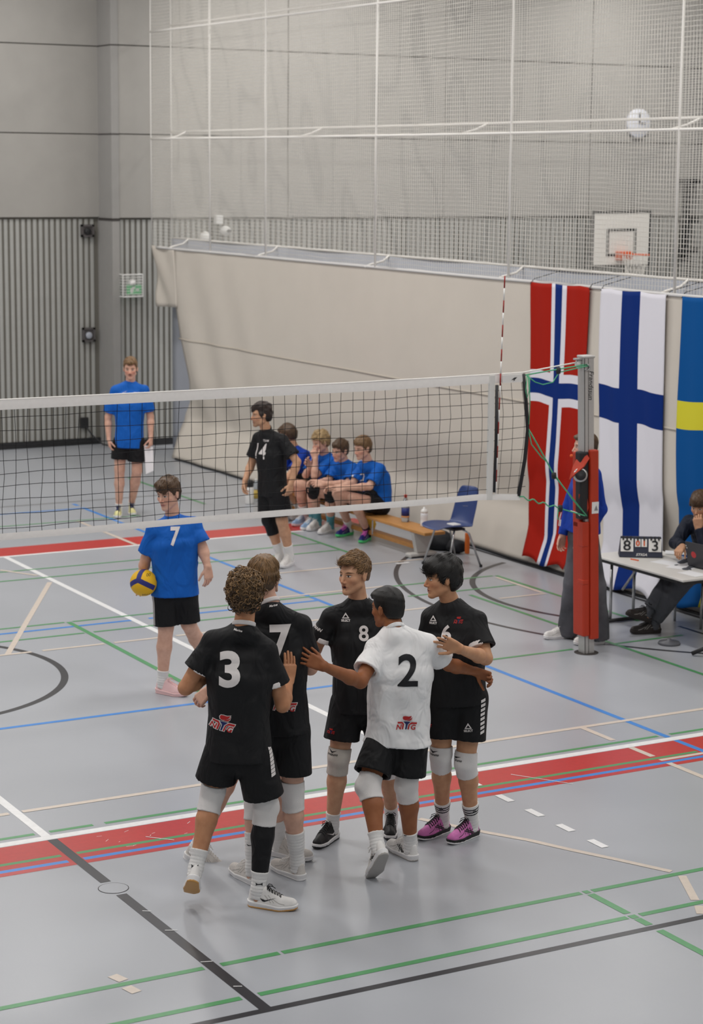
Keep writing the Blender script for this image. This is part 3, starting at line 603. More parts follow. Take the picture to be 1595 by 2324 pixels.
bottle('sport_bottle', 'white squeeze sports bottle at the near end of the bench', [(0.0, 0), (0.037, 0), (0.04, 0.01), (0.04, 0.06), (0.036, 0.075), (0.04, 0.09), (0.04, 0.13), (0.036, 0.155), (0.0, 0.157)], (2.12, 4.50, 0.311), mat('bottle_white', S(232, 234, 238), rough=0.35), [('cap', [(0.038, 0.150), (0.038, 0.172), (0.026, 0.19), (0.012, 0.196), (0.012, 0.212), (0.0, 0.214)], M_WHITE)])
bottle('tall_white_bottle', 'white drinking bottle with a dark cap near the far players', [(0.0, 0), (0.05, 0), (0.053, 0.02), (0.053, 0.20), (0.045, 0.22), (0, 0.22)], tuple(ground(566, 1144)), M_WHITE, [('cap', [(0.047, 0.215), (0.05, 0.23), (0.05, 0.28), (0.035, 0.30), (0, 0.30)], M_DARK)])
bottle('yellow_label_bottle', 'clear bottle with a yellow label and white cap beside the white bottle', [(0.0, 0), (0.036, 0), (0.04, 0.02), (0.04, 0.19), (0.018, 0.26), (0.014, 0.27), (0, 0.27)], tuple(ground(581, 1138)), M_CLEAR, [('label_band', [(0.041, 0.04), (0.041, 0.15)], mat('label_yellow', S(206, 176, 84), rough=0.4)), ('cap', [(0.016, 0.262), (0.017, 0.28), (0.0, 0.285)], M_WHITE)])
# bags
def lump(name, c, r, m, par, seed=0, n=3):
    bm = bmesh.new(); bmesh.ops.create_icosphere(bm, subdivisions=n, radius=1.0); rg = np.random.RandomState(seed); D = rg.normal(size=(6, 3)); ph = rg.uniform(0, 6, 6)
    for v in bm.verts:
        p = np.array(v.co); k = 1+0.10*sum(math.sin(2.6*np.dot(D[i], p)+ph[i]) for i in range(6))/2
        z = p[2]*k*r[2]; v.co = (c[0]+p[0]*k*r[0], c[1]+p[1]*k*r[1], max(0.004, c[2]+z))
    me = bpy.data.meshes.new(name); bm.to_mesh(me); bm.free(); return link(name, me, par, m, True)
M_BAG = mat('bag_black', S(26, 28, 34), rough=0.7, var=0.2, vscale=12)
t = thing('sports_bag', 'black soft sports bag with orange strap under the blue chair', 'bag', (2.52, 4.7, 0.0)); lump('bag_body', (2.47, 4.75, 0.09), (0.15, 0.22, 0.11), M_BAG, t, 3); lump('side_pocket', (2.5, 4.45, 0.07), (0.1, 0.11, 0.08), M_BAG, t, 5)
MB().box((2.53, 4.28, 0.01), (2.57, 4.33, 0.24), Matrix.Rotation(0.0, 4, 'X')).obj('orange_strap', mat('strap_orange', S(216, 108, 40), rough=0.6), t, bevel=0.01)
t = thing('backpack', 'pale backpack with black base standing behind the walking player', 'bag', (1.66, 7.1, 0.0)); lump('pack_body', (1.66, 7.12, 0.17), (0.13, 0.16, 0.17), mat('pack_white', S(214, 208, 208), rough=0.7, var=0.05), t, 8)
MB().box((1.55, 7.0, 0.0), (1.78, 7.25, 0.07)).obj('pack_base', M_BAG, t, bevel=0.02); MB().tube([(1.60, 6.97, 0.25), (1.52, 6.92, 0.14), (1.58, 6.95, 0.02)], 0.012, 6).obj('strap', mat('strap_pale', S(190, 196, 214), rough=0.7), t, True)
bottle('shaker_bottle', 'pale green shaker bottle on the floor before the seated players', [(0.0, 0), (0.045, 0), (0.05, 0.02), (0.052, 0.2), (0.04, 0.24), (0, 0.245)], (1.52, 6.62, 0.0), mat('shaker', S(190, 206, 204), rough=0.3), [('cap', [(0.045, 0.235), (0.046, 0.27), (0.02, 0.30), (0, 0.30)], M_DARK)])
o = MB().lathe([(0.0, -0.1), (0.05, -0.087), (0.087, -0.05), (0.1, 0), (0.087, 0.05), (0.05, 0.087), (0, 0.1)], (2.25, 5.95, 0.101), 20).obj('yellow_ball', mat('ball_yellow_far', S(222, 170, 40), rough=0.5), None, True); tag(o, 'yellow ball lying behind the seated player\'s legs', 'ball')
# score table
TZ = 0.62; tb = thing('score_table', 'white folding table with grey tube legs in front of the flags', 'table', (2.15, 0.35, 0.0))
MB().box((1.82, -0.30, TZ-0.022), (2.52, 1.05, TZ)).obj('table_top', mat('table_white', S(232, 229, 224), rough=0.35), tb, bevel=0.006)
MB().box((1.835, -0.285, TZ-0.05), (2.505, 1.035, TZ-0.022)).obj('table_apron', M_DARK, tb)
for y, dx_ in ((0.86, 0.0), (-0.12, 0.42)):
    for x in (1.92+dx_, 2.18+dx_*0.65): MB().tube([(x, y, 0.03), (x, y, TZ-0.03)], 0.014, 8).obj('leg', M_STEEL, tb, True)
    MB().tube([(1.80+dx_*1.2, y, 0.02), (2.5, y, 0.02)], 0.018, 8).obj('foot_bar', M_DARK, tb, True)
MB().tube([(2.05, 0.86, 0.30), (2.05, 0.60, TZ-0.03)], 0.012, 6).obj('fold_brace', M_STEEL, tb, True)
# flip score board
sbp = ground(1454, 1266, TZ); sb_ = thing('score_board', 'dark flip score board showing 8, 0, 1 and 3', 'scoreboard', tuple(sbp))
ex = nrm(ground(1504, 1268, TZ)-ground(1405, 1266, TZ)); ey = nrm(np.cross(ZZ, ex)); up = nrm(ZZ*0.96+ey*0.28); nn = nrm(np.cross(ex, up))
MS = Matrix(np.column_stack([np.append(ex, 0), np.append(ey, 0), np.append(ZZ, 0), np.append(sbp, 1)]).tolist())
Wd = np.linalg.norm(ground(1504, 1268, TZ)-ground(1405, 1266, TZ))*0.5
M_SB = mat('board_plastic', S(48, 52, 70), rough=0.45)
Hh = 0.185
V = [(-Wd, 0, 0.004), (Wd, 0, 0.004), (Wd, 0.16, 0.004), (-Wd, 0.16, 0.004), (-Wd*0.93, 0.06, Hh), (Wd*0.93, 0.06, Hh), (Wd*0.93, 0.09, Hh), (-Wd*0.93, 0.09, Hh)]
MB().add([tuple(MS @ Vector(v)) for v in V], [(0, 3, 2, 1), (4, 5, 6, 7), (0, 1, 5, 4), (1, 2, 6, 5), (2, 3, 7, 6), (3, 0, 4, 7)]).obj('board_body', M_SB, sb_, bevel=0.004)
fn = nrm(np.cross(ex, ZZ*Hh+ey*0.06)); fu = nrm(ZZ*Hh+ey*0.06)
M_CARD = mat('score_card', S(244, 242, 238), rough=0.5); M_ORANGE = mat('orange_ink', S(228, 96, 36), rough=0.5)
def card(xc, w, z0, z1, txt, m, size, bold):
    o0 = sbp+ex*xc+fn*0.004
    V = [(-w/2, z0), (w/2, z0), (w/2, z1), (-w/2, z1)]
    P0 = [o0+ex*a+fu*b for a, b in V]; P1 = [p_+fn*0.004 for p_ in P0]
    c = MB().add(P0+P1, [(3, 2, 1, 0), (4, 5, 6, 7), (0, 1, 5, 4), (1, 2, 6, 5), (2, 3, 7, 6), (3, 0, 4, 7)]).obj('score_card', M_CARD, sb_)
    V, Fc = text2d(txt, size, bold); flatprint('digit', V*[1.12, 1], Fc, o0+fn*0.009+fu*((z0+z1)/2-0.004), ex, fu, m, c)
    for k in ((-0.3, 0, 0.3) if w > 0.06 else (0,)): MB().tube([o0+ex*(w*k)+fu*(z1-0.014)+fn*0.01, o0+ex*(w*k)+fu*(z1+0.016)+fn*0.006, o0+ex*(w*k)+fu*(z1+0.02)-fn*0.02], 0.008, 6).obj('ring', M_DARK, c)
card(-0.122*Wd/0.19, 0.115, 0.055, 0.175, '8', M_INK, 0.095, 0.012); card(0.122*Wd/0.19, 0.115, 0.055, 0.175, '3', M_INK, 0.095, 0.012)
card(-0.029, 0.05, 0.10, 0.172, '0', M_ORANGE, 0.05, 0.03); card(0.029, 0.05, 0.10, 0.172, '1', M_ORANGE, 0.05, 0.03)
V, Fc = text2d('STIGA', 0.024, 0.02, 0.3); flatprint('printed_name', V*[1.15, 1], Fc, sbp+fn*0.006+fu*0.028+ex*0.005, ex, fu, M_WHITE, sb_)
# laptop, papers, pencil
def on_table(u, v): return ground(u, v, TZ)
lp0 = on_table(1562, 1286); lp1 = on_table(1625, 1300)
lx = nrm(lp1-lp0); ly = nrm(np.cross(ZZ, lx)); lw = 0.36
lt = thing('laptop', 'dark grey laptop with a round red sticker at the right edge', 'laptop', tuple(lp0+lx*0.16))
M_LAP = mat('laptop_grey', S(58, 58, 64), rough=0.4)
ML = Matrix(np.column_stack([np.append(lx, 0), np.append(ly, 0), np.append(ZZ, 0), np.append(lp0, 1)]).tolist())
MB().box((0, 0.0, 0.003), (lw, 0.22, 0.018), ML).obj('keyboard_base', M_LAP, lt, bevel=0.004)
MLid = ML @ Matrix.Rotation(math.radians(13), 4, 'X')
MB().box((0, -0.004, 0.015), (lw, 0.003, 0.245), MLid).obj('screen_lid', M_LAP, lt, bevel=0.003)
Mst = MLid @ Matrix.Translation((0.09, -0.0045, 0.13)) @ Matrix.Rotation(math.pi/2, 4, 'X')
MB().lathe([(0.03, 0.0), (0.03, 0.0008)], (0, 0, 0), 24).xf(Mst).obj('red_sticker', mat('sticker_red', S(206, 62, 66), rough=0.5), lt)
for dx, dz in ((0.012, 0.205), (0.018, 0.185)): MB().lathe([(0.008, 0.0), (0.008, 0.004), (0, 0.006)], (0, 0, 0), 10).xf(MLid @ Matrix.Translation((dx, -0.004, dz)) @ Matrix.Rotation(math.pi/2, 4, 'X')).obj('silver_stud', M_STEEL, lt, True)
M_PAPER = mat('paper', S(244, 244, 246), rough=0.7)
for i, (u, v, a, lab) in enumerate(((1510, 1277, 0.2, 'white sheet of paper in the middle of the score table'), (1545, 1288, 0.5, 'white sheet of paper lying before the laptop'), (1572, 1303, 0.1, 'white sheet of paper at the near corner of the score table'), (1538, 1256, 0.9, 'thick white paper pad under the scorer\'s hand'))):
    c = on_table(u, v); h = 0.0012*(i+1) if i < 3 else 0.012
    o = MB().box((-0.105, -0.1485, 0.0003+0.0008*i), (0.105, 0.1485, 0.0003+0.0008*i+h*0.7), Matrix.Translation(c) @ Matrix.Rotation(a, 4, 'Z') @ Matrix.Scale(0.78, 4)).obj('paper_sheet', M_PAPER); tag(o, lab, 'paper')
c = on_table(1431, 1270); o = MB().tube([c+np.array([0, 0.0, 0.006]), c+np.array([0.02, -0.09, 0.006])], 0.006, 6).obj('pencil', M_ORANGE, None); tag(o, 'short orange pencil on the table before the score board', 'pencil')
# stools near the table
c = ground(1518, 1462); t = thing('stool', 'round grey stool base beneath the score table', 'stool', tuple(c))
MB().lathe([(0.0, 0), (0.095, 0), (0.1, 0.01), (0.09, 0.025), (0.02, 0.035), (0.018, 0.05), (0, 0.05)], tuple(c), 32).obj('base', mat('stool_grey', S(96, 98, 104), rough=0.4), t, True)
c = ground(1612, 1492); t = thing('stand_foot', 'black tubular stand foot cut off at the right edge', 'stand', tuple(c))
for a in (0.2, 2.3, 4.4): MB().tube([c+np.array([0, 0, 0.10]), c+np.array([0.16*math.cos(a), 0.16*math.sin(a), 0.02])], 0.018, 8).obj('leg', M_DARK, t, True)
MB().tube([c+np.array([0, 0, 0.08]), c+np.array([0, 0, 0.5])], 0.016, 8).obj('pole', M_DARK, t, True)
c = np.array([2.68, 0.46, 0.0]); t = thing('scorer_chair', 'dark chair with metal legs behind the score table', 'chair', tuple(c))
MB().box((2.48, 0.24, 0.42), (2.84, 0.68, 0.45)).obj('seat', M_DARK, t, bevel=0.012); MB().box((2.835, 0.26, 0.55), (2.852, 0.66, 0.82)).obj('backrest', M_DARK, t, bevel=0.006)
for dx, dy in ((2.5, 0.27), (2.5, 0.65), (2.82, 0.27), (2.82, 0.65)): MB().tube([(dx, dy, 0.0), (dx+0.005, dy, 0.43)], 0.012, 8).obj('leg', M_STEEL, t, True)
# ------------------------------------------------------------------ figures: shapes grown as smooth solids
f32 = np.float32
def smin(a, b, k):
    if k <= 0: return np.minimum(a, b)
    h = np.clip(0.5+0.5*(b-a)/k, 0, 1); return b+(a-b)*h-k*h*(1-h)
def smax(a, b, k): return -smin(-a, -b, k)
def d_cap(P, a, b, ra, rb):
    a = np.asarray(a, f32); ba = np.asarray(b, f32)-a; pa = P-a; L = float(ba@ba)+1e-12
    h = np.clip((pa@ba)/L, 0, 1); return np.linalg.norm(pa-h[:, None]*ba, axis=1)-(ra+(rb-ra)*h)
def d_ell(P, c, r, A=None):
    q = P-np.asarray(c, f32)
    if A is not None: q = q@np.asarray(A, f32).T
    r = np.asarray(r, f32); k0 = np.linalg.norm(q/r, axis=1); k1 = np.linalg.norm(q/(r*r), axis=1)+1e-9
    return k0*(k0-1)/k1
def d_loft(P, st):
    """st: list of (centre, right, half width, radius)"""
    out = None
    for (c0, r0, w0, q0), (c1, r1, w1, q1) in zip(st[:-1], st[1:]):
        c0 = np.asarray(c0, f32); ba = np.asarray(c1, f32)-c0; pa = P-c0
        h = np.clip((pa@ba)/(float(ba@ba)+1e-12), 0, 1)[:, None]
        q = pa-h*ba; R = np.asarray(r0, f32)+(np.asarray(r1, f32)-np.asarray(r0, f32))*h; R = R/np.linalg.norm(R, axis=1)[:, None]
        w = (w0+(w1-w0)*h)[:, 0]; x = (q*R).sum(1); xc = np.clip(x, -w, w)
        d = np.linalg.norm(q-xc[:, None]*R, axis=1)-(q0+(q1-q0)*h)[:, 0]
        out = d if out is None else np.minimum(out, d)
    return out
def ev(prims, P):
    d = None
    for pr in prims:
        t, k = pr[0], pr[1]
        if t == 'c': di = d_cap(P, *pr[2:])
        elif t == 'e': di = d_ell(P, *pr[2:])
        elif t == 'l': di = d_loft(P, pr[2])
        elif t == '-c': d = smax(d, -d_cap(P, *pr[2:]), k); continue
        elif t == '-e': d = smax(d, -d_ell(P, *pr[2:]), k); continue
        d = di if d is None else smin(d, di, k)
    return d
def polygonize(fn, lo, hi, h, B=4):
    lo = np.asarray(lo, float); hi = np.asarray(hi, float); nb = np.maximum(1, np.ceil((hi-lo)/(h*B)).astype(int))
    g = np.stack(np.meshgrid(*[np.arange(n) for n in nb], indexing='ij'), -1).reshape(-1, 3)
    dc = fn((lo+(g*B+(B-1)/2)*h).astype(f32)); act = np.abs(dc) < B*h*0.87*1.35+2.2*h
    n = nb*B; V = np.where(dc.reshape(nb) > 0, f32(1), f32(-1)).repeat(B, 0).repeat(B, 1).repeat(B, 2)
    ga = g[act]
    if len(ga) == 0: return np.zeros((0, 3)), np.zeros((0, 4), int)
    off = np.stack(np.meshgrid(*[np.arange(B)]*3, indexing='ij'), -1).reshape(-1, 3)
    idx = (ga[:, None, :]*B+off[None]).reshape(-1, 3)
    V[idx[:, 0], idx[:, 1], idx[:, 2]] = fn((lo+idx*h).astype(f32))
    Sg = V < 0
    # only cells in and around active blocks
    c = np.zeros(tuple(n-1), np.int8)
    for i in (0, 1):
        for j in (0, 1):
            for k in (0, 1): c += Sg[i:n[0]-1+i, j:n[1]-1+j, k:n[2]-1+k]
    mixed = (c > 0) & (c < 8); cells = np.argwhere(mixed); vid = np.full(tuple(n-1), -1, np.int32); vid[mixed] = np.arange(len(cells))
    cor = np.array([(i, j, k) for i in (0, 1) for j in (0, 1) for k in (0, 1)])
    vals = np.stack([V[cells[:, 0]+a, cells[:, 1]+b, cells[:, 2]+d] for a, b, d in cor], 1)
    acc = np.zeros((len(cells), 3)); cnt = np.zeros(len(cells))
    for i in range(8):
        for j in range(i+1, 8):
            if np.abs(cor[i]-cor[j]).sum() != 1: continue
            a, b = vals[:, i], vals[:, j]; m = (a < 0) != (b < 0); t = np.where(m, a/np.where(m, a-b, 1), 0)
            acc += np.where(m[:, None], cor[i]+(cor[j]-cor[i])*t[:, None], 0); cnt += m
    X = lo+(cells+acc/np.maximum(cnt, 1)[:, None])*h
    Q = []
    for ax in range(3):
        o1, o2 = (ax+1) % 3, (ax+2) % 3
        sl0 = [slice(None)]*3; sl1 = [slice(None)]*3; sl0[ax] = slice(0, -1); sl1[ax] = slice(1, None)
        s0 = Sg[tuple(sl0)]; ch = np.argwhere(s0 != Sg[tuple(sl1)])
        ch = ch[(ch[:, o1] > 0) & (ch[:, o2] > 0) & (ch[:, o1] < n[o1]-1) & (ch[:, o2] < n[o2]-1)]
        def cell(d1, d2):
            q = ch.copy(); q[:, o1] -= d1; q[:, o2] -= d2; return vid[q[:, 0], q[:, 1], q[:, 2]]
        q = np.stack([cell(1, 1), cell(0, 1), cell(0, 0), cell(1, 0)], 1); ins = s0[ch[:, 0], ch[:, 1], ch[:, 2]]
        q[~ins] = q[~ins][:, ::-1]; Q.append(q)
    Q = np.concatenate(Q); Q = Q[(Q >= 0).all(1)]
    # settle the vertices on the surface
    Xf = X.astype(f32); e = f32(h*0.3)
    for _ in range(1):
        d = fn(Xf); G = np.stack([fn(Xf+np.eye(3, dtype=f32)[i]*e)-d for i in range(3)], 1)/e
        Xf = Xf-np.clip(d, -h, h)[:, None]*G/np.maximum((G*G).sum(1), 0.25)[:, None]
    return Xf.astype(float), Q
def qmesh(name, X, Q, attr=None):
    me = bpy.data.meshes.new(name); nq = len(Q)
    me.vertices.add(len(X)); me.vertices.foreach_set('co', np.ascontiguousarray(X, f32).ravel())
    me.loops.add(nq*4); me.loops.foreach_set('vertex_index', np.ascontiguousarray(Q, np.int32).ravel())
    me.polygons.add(nq); me.polygons.foreach_set('loop_start', np.arange(0, nq*4, 4, dtype=np.int32))
    me.polygons.foreach_set('use_smooth', np.ones(nq, bool)); me.update(calc_edges=True); me.validate()
    if attr:
        for k, a in attr.items():
            at = me.attributes.new(k, 'FLOAT_VECTOR', 'POINT'); at.data.foreach_set('vector', np.ascontiguousarray(a, f32).ravel())
    return me
def sdf_obj(name, fn, lo, hi, h, m, parent):
    X, Q = polygonize(fn, lo, hi, h)
    return link(name, qmesh(name, X, Q), parent, m)
def bbox(pts, pad): pts = np.array(pts); return pts.min(0)-pad, pts.max(0)+pad

def folds(seed, amp, fscale=1.0, vert=0.45):
    rg = np.random.RandomState(seed); D = rg.normal(size=(7, 3)); D /= np.linalg.norm(D, axis=1)[:, None]; D[:, 2] *= vert; fr = rg.uniform(16, 60, 7)*fscale; ph = rg.uniform(0, 6.28, 7); am = rg.uniform(0.5, 1, 7)*amp*20/(fr/fscale+8)
    W1 = rg.normal(size=(7, 3))*5
    def f(P):
        o = np.zeros(len(P), f32)
        for i in range(7): o += f32(am[i])*np.sin(P@(D[i]*fr[i]).astype(f32)+f32(ph[i])+1.6*np.sin(P@W1[i].astype(f32)))
        return o
    return f
def project(fn, V, Fc, O, ex, ey, n, lift=0.0035, start=0.22, miss=0.012, reach=0.5):
    O = np.asarray(O, f32); ex, ey, n = [np.asarray(nrm(a), f32) for a in (ex, ey, n)]
    P = O+np.outer(V[:, 0].astype(f32), ex)+np.outer(V[:, 1].astype(f32), ey)+n*f32(start); tt = np.zeros(len(P), f32)
    for _ in range(45):
        d = fn(P); st = np.clip(d*0.8, -0.02, 0.06); P = P-n*st[:, None]; tt += st
    ok = (np.abs(fn(P)) < miss) & (tt < reach); P = P+n*f32(lift)
    return P.astype(float), [f for f in Fc if all(ok[i] for i in f)]
def decal(name, fn, shape, O, ex, ey, n, m, parent, step=0.012, lift=0.0035, start=0.22, reach=0.5):
    V, Fc = dice(*shape, step); P, F2 = project(fn, V, Fc, O, ex, ey, n, lift, start, reach=reach)
    if not F2: return None
    used = sorted({i for f in F2 for i in f}); mp = {a: b for b, a in enumerate(used)}
    return link(name, mesh(name, P[used], [tuple(mp[i] for i in f) for f in F2]), parent, m, True)

# ---- skin and face paint: features drawn in head coordinates carried by the mesh
def skin_mat(name, skin, lip, brow, iris=S(60, 44, 34), stubble=0.0, moustache=0.0, redness=0.5, open=0.0):
    m = bpy.data.materials.new(name); m.use_nodes = True; nt = m.node_tree; b = nt.nodes['Principled BSDF']
    b.inputs['Roughness'].default_value = 0.52; b.inputs['Specular IOR Level'].default_value = 0.32
    at = nt.nodes.new('ShaderNodeAttribute'); at.attribute_name = 'hp'; sp = nt.nodes.new('ShaderNodeSeparateXYZ'); nt.links.new(at.outputs['Vector'], sp.inputs[0])
    def M(op, a, c=None, d=None):
        n = nt.nodes.new('ShaderNodeMath'); n.operation = op
        for i, v in enumerate((a, c, d)):
            if v is None: continue
            if isinstance(v, (int, float)): n.inputs[i].default_value = v
            else: nt.links.new(v, n.inputs[i])
        return n.outputs[0]
    X, Y, Z = sp.outputs; AX = M('ABSOLUTE', X); front = M('GREATER_THAN', Y, 0.035)
    def ell(x, x0, rx, z, z0, rz, soft=0.25):
        a = M('DIVIDE', M('SUBTRACT', x, x0), rx); c = M('DIVIDE', M('SUBTRACT', z, z0), rz); r = M('SQRT', M('ADD', M('MULTIPLY', a, a), M('MULTIPLY', c, c)))
        mr = nt.nodes.new('ShaderNodeMapRange'); mr.inputs['From Min'].default_value = 1+soft; mr.inputs['From Max'].default_value = 1-soft; nt.links.new(r, mr.inputs['Value'])
        return M('MULTIPLY', mr.outputs[0], front)
    tc = nt.nodes.new('ShaderNodeTexCoord'); no = nt.nodes.new('ShaderNodeTexNoise'); no.inputs['Scale'].default_value = 22; no.inputs['Detail'].default_value = 4; nt.links.new(tc.outputs['Object'], no.inputs['Vector'])
    rp = nt.nodes.new('ShaderNodeValToRGB'); rp.color_ramp.elements[0].position = 0.35; rp.color_ramp.elements[1].position = 0.7
    rp.color_ramp.elements[0].color = (skin[0]*0.9, skin[1]*0.84, skin[2]*0.82, 1); rp.color_ramp.elements[1].color = (min(1, skin[0]*1.05), skin[1]*1.05, skin[2]*1.05, 1); nt.links.new(no.outputs['Fac'], rp.inputs['Fac'])
    cur_ = rp.outputs['Color']
    def over(mask, col, fac=1.0):
        nonlocal cur_
        mx = nt.nodes.new('ShaderNodeMix'); mx.data_type = 'RGBA'; mx.inputs[7].default_value = (*col, 1)
        nt.links.new(M('MULTIPLY', mask, fac), mx.inputs[0]); nt.links.new(cur_, mx.inputs[6]); cur_ = mx.outputs[2]
    over(ell(AX, 0.040, 0.026, Z, -0.035, 0.022, 0.6), (skin[0]*1.0, skin[1]*0.72, skin[2]*0.68), redness)
    over(ell(AX, 0.0, 0.016, Z, -0.037, 0.014, 0.6), (skin[0]*1.0, skin[1]*0.7, skin[2]*0.66), redness)
    if stubble: over(ell(AX, 0.0, 0.052, Z, -0.085, 0.045, 0.4), (brow[0]*1.2, brow[1]*1.2, brow[2]*1.2), stubble)
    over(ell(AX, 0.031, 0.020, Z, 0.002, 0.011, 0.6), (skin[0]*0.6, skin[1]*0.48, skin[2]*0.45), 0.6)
    over(ell(AX, 0.0312, 0.0135, Z, -0.001, 0.0052, 0.15), S(214, 208, 202))
    over(ell(AX, 0.030, 0.0062, Z, -0.0005, 0.006, 0.2), iris)
    over(ell(AX, 0.0312, 0.0150, Z, 0.0045, 0.0022, 0.4), (0.02, 0.015, 0.012), 0.9)
    zz = M('ADD', Z, M('MULTIPLY', M('POWER', M('SUBTRACT', AX, 0.034), 2.0), 9.0))
    over(ell(AX, 0.033, 0.020, zz, 0.0205, 0.0046, 0.35), brow, 0.9)
    over(ell(AX, 0.0, 0.0245, Z, -0.0695, 0.0092, 0.3), lip, 0.7)
    over(ell(AX, 0.0, 0.0225, Z, -0.0685, 0.0017, 0.4), (0.03, 0.01, 0.01), 0.8)
    over(ell(AX, 0.0085, 0.0042, Z, -0.0475, 0.0030, 0.4), (skin[0]*0.25, skin[1]*0.16, skin[2]*0.14), 0.8)
    if open: over(ell(AX, 0.0, 0.013, Z, -0.0712, 0.0062*open, 0.2), (0.05, 0.012, 0.012), 0.97)
    if moustache: over(ell(AX, 0.0, 0.026, Z, -0.057, 0.0062, 0.35), brow, moustache)
    nt.links.new(cur_, b.inputs['Base Color']); return m
SKIN_FAIR = S(222, 178, 156); SKIN_TAN = S(196, 142, 106); SKIN_BROWN = S(156, 100, 66); SKIN_WARM = S(206, 160, 128)

def hair_mat(name, dark, light):
    m = bpy.data.materials.new(name); m.use_nodes = True; nt = m.node_tree; b = nt.nodes['Principled BSDF']; b.inputs['Roughness'].default_value = 0.5; b.inputs['Specular IOR Level'].default_value = 0.45
    at = nt.nodes.new('ShaderNodeAttribute'); at.attribute_name = 'tone'; sp = nt.nodes.new('ShaderNodeSeparateXYZ'); nt.links.new(at.outputs['Vector'], sp.inputs[0])
    tc = nt.nodes.new('ShaderNodeTexCoord'); no = nt.nodes.new('ShaderNodeTexNoise'); no.inputs['Scale'].default_value = 130; no.inputs['Detail'].default_value = 3; nt.links.new(tc.outputs['Object'], no.inputs['Vector'])
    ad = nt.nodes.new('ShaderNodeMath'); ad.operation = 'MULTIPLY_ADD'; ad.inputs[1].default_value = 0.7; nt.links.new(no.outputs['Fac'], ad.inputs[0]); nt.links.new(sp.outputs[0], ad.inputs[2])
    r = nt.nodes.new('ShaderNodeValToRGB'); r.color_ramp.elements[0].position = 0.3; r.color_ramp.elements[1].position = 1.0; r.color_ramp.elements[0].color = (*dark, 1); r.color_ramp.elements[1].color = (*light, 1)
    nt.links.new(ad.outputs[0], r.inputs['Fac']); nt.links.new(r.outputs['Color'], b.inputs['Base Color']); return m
HAIR = {'curly_brown': hair_mat('hair_curly_brown', S(36, 26, 18), S(146, 112, 72)), 'blond': hair_mat('hair_dark_blond', S(70, 54, 36), S(178, 146, 102)), 'light_brown': hair_mat('hair_light_brown', S(66, 48, 32), S(158, 122, 82)), 'black': hair_mat('hair_black', S(12, 11, 11), S(40, 36, 34)), 'brown': hair_mat('hair_brown', S(44, 32, 24), S(112, 84, 58)), 'dark': hair_mat('hair_dark', S(26, 20, 18), S(70, 54, 46)), 'pale': hair_mat('hair_pale_blond', S(120, 94, 60), S(214, 186, 138))}
BROW = {'curly_brown': S(60, 42, 28), 'blond': S(120, 88, 58), 'light_brown': S(88, 62, 42), 'black': S(22, 18, 16), 'brown': S(52, 38, 28), 'dark': S(34, 26, 22), 'pale': S(150, 116, 76)}

# ---- head, in its own coordinates: x right, y forward, z up, eyes at z = 0
def head_prims(mouth=0.0):
    p = [('e', 0, (0, -0.018, 0.030), (0.0755, 0.096, 0.086)), ('e', 0.03, (0, 0.022, -0.030), (0.060, 0.066, 0.080)),
         ('c', 0.02, (-0.048, -0.004, -0.060), (-0.012, 0.060, -0.098), 0.020, 0.0185), ('c', 0.02, (0.048, -0.004, -0.060), (0.012, 0.060, -0.098), 0.020, 0.0185),
         ('e', 0.012, (0, 0.068, -0.102), (0.019, 0.019, 0.016)), ('e', 0.018, (-0.041, 0.050, -0.024), (0.020, 0.024, 0.020)), ('e', 0.018, (0.041, 0.050, -0.024), (0.020, 0.024, 0.020)),
         ('c', 0.014, (-0.032, 0.068, 0.019), (0.032, 0.068, 0.019), 0.012, 0.012), ('e', 0.014, (0, 0.066, -0.064), (0.026, 0.020, 0.022)),
         ('-e', 0.012, (-0.032, 0.098, 0.000), (0.017, 0.017, 0.0105)), ('-e', 0.012, (0.032, 0.098, 0.000), (0.017, 0.017, 0.0105)),
         ('e', 0.004, (-0.031, 0.0685, -0.001), (0.0135, 0.0120, 0.0095)), ('e', 0.004, (0.031, 0.0685, -0.001), (0.0135, 0.0120, 0.0095)),
         ('c', 0.008, (0, 0.080, 0.008), (0, 0.1035, -0.035), 0.0065, 0.0095), ('e', 0.006, (-0.0115, 0.090, -0.041), (0.0075, 0.010, 0.0075)), ('e', 0.006, (0.0115, 0.090, -0.041), (0.0075, 0.010, 0.0075)), ('e', 0.006, (0, 0.094, -0.041), (0.009, 0.010, 0.008)),
         ('c', 0.006, (-0.015, 0.079, -0.065), (0.015, 0.079, -0.065), 0.0058, 0.0058), ('c', 0.006, (-0.013, 0.079, -0.0755), (0.013, 0.079, -0.0755), 0.0068, 0.0068)]
    if mouth: p += [('-e', 0.004, (0, 0.088, -0.071), (0.014, 0.016, 0.0075*mouth))]
    for s in (-1, 1):
        p += [('e', 0.004, (s*0.0775, -0.014, -0.006), (0.0085, 0.0175, 0.030)), ('c', 0.003, (s*0.083, -0.026, 0.012), (s*0.081, -0.012, -0.030), 0.0055, 0.006), ('-e', 0.003, (s*0.091, -0.008, -0.002), (0.008, 0.008, 0.013))]
    return p
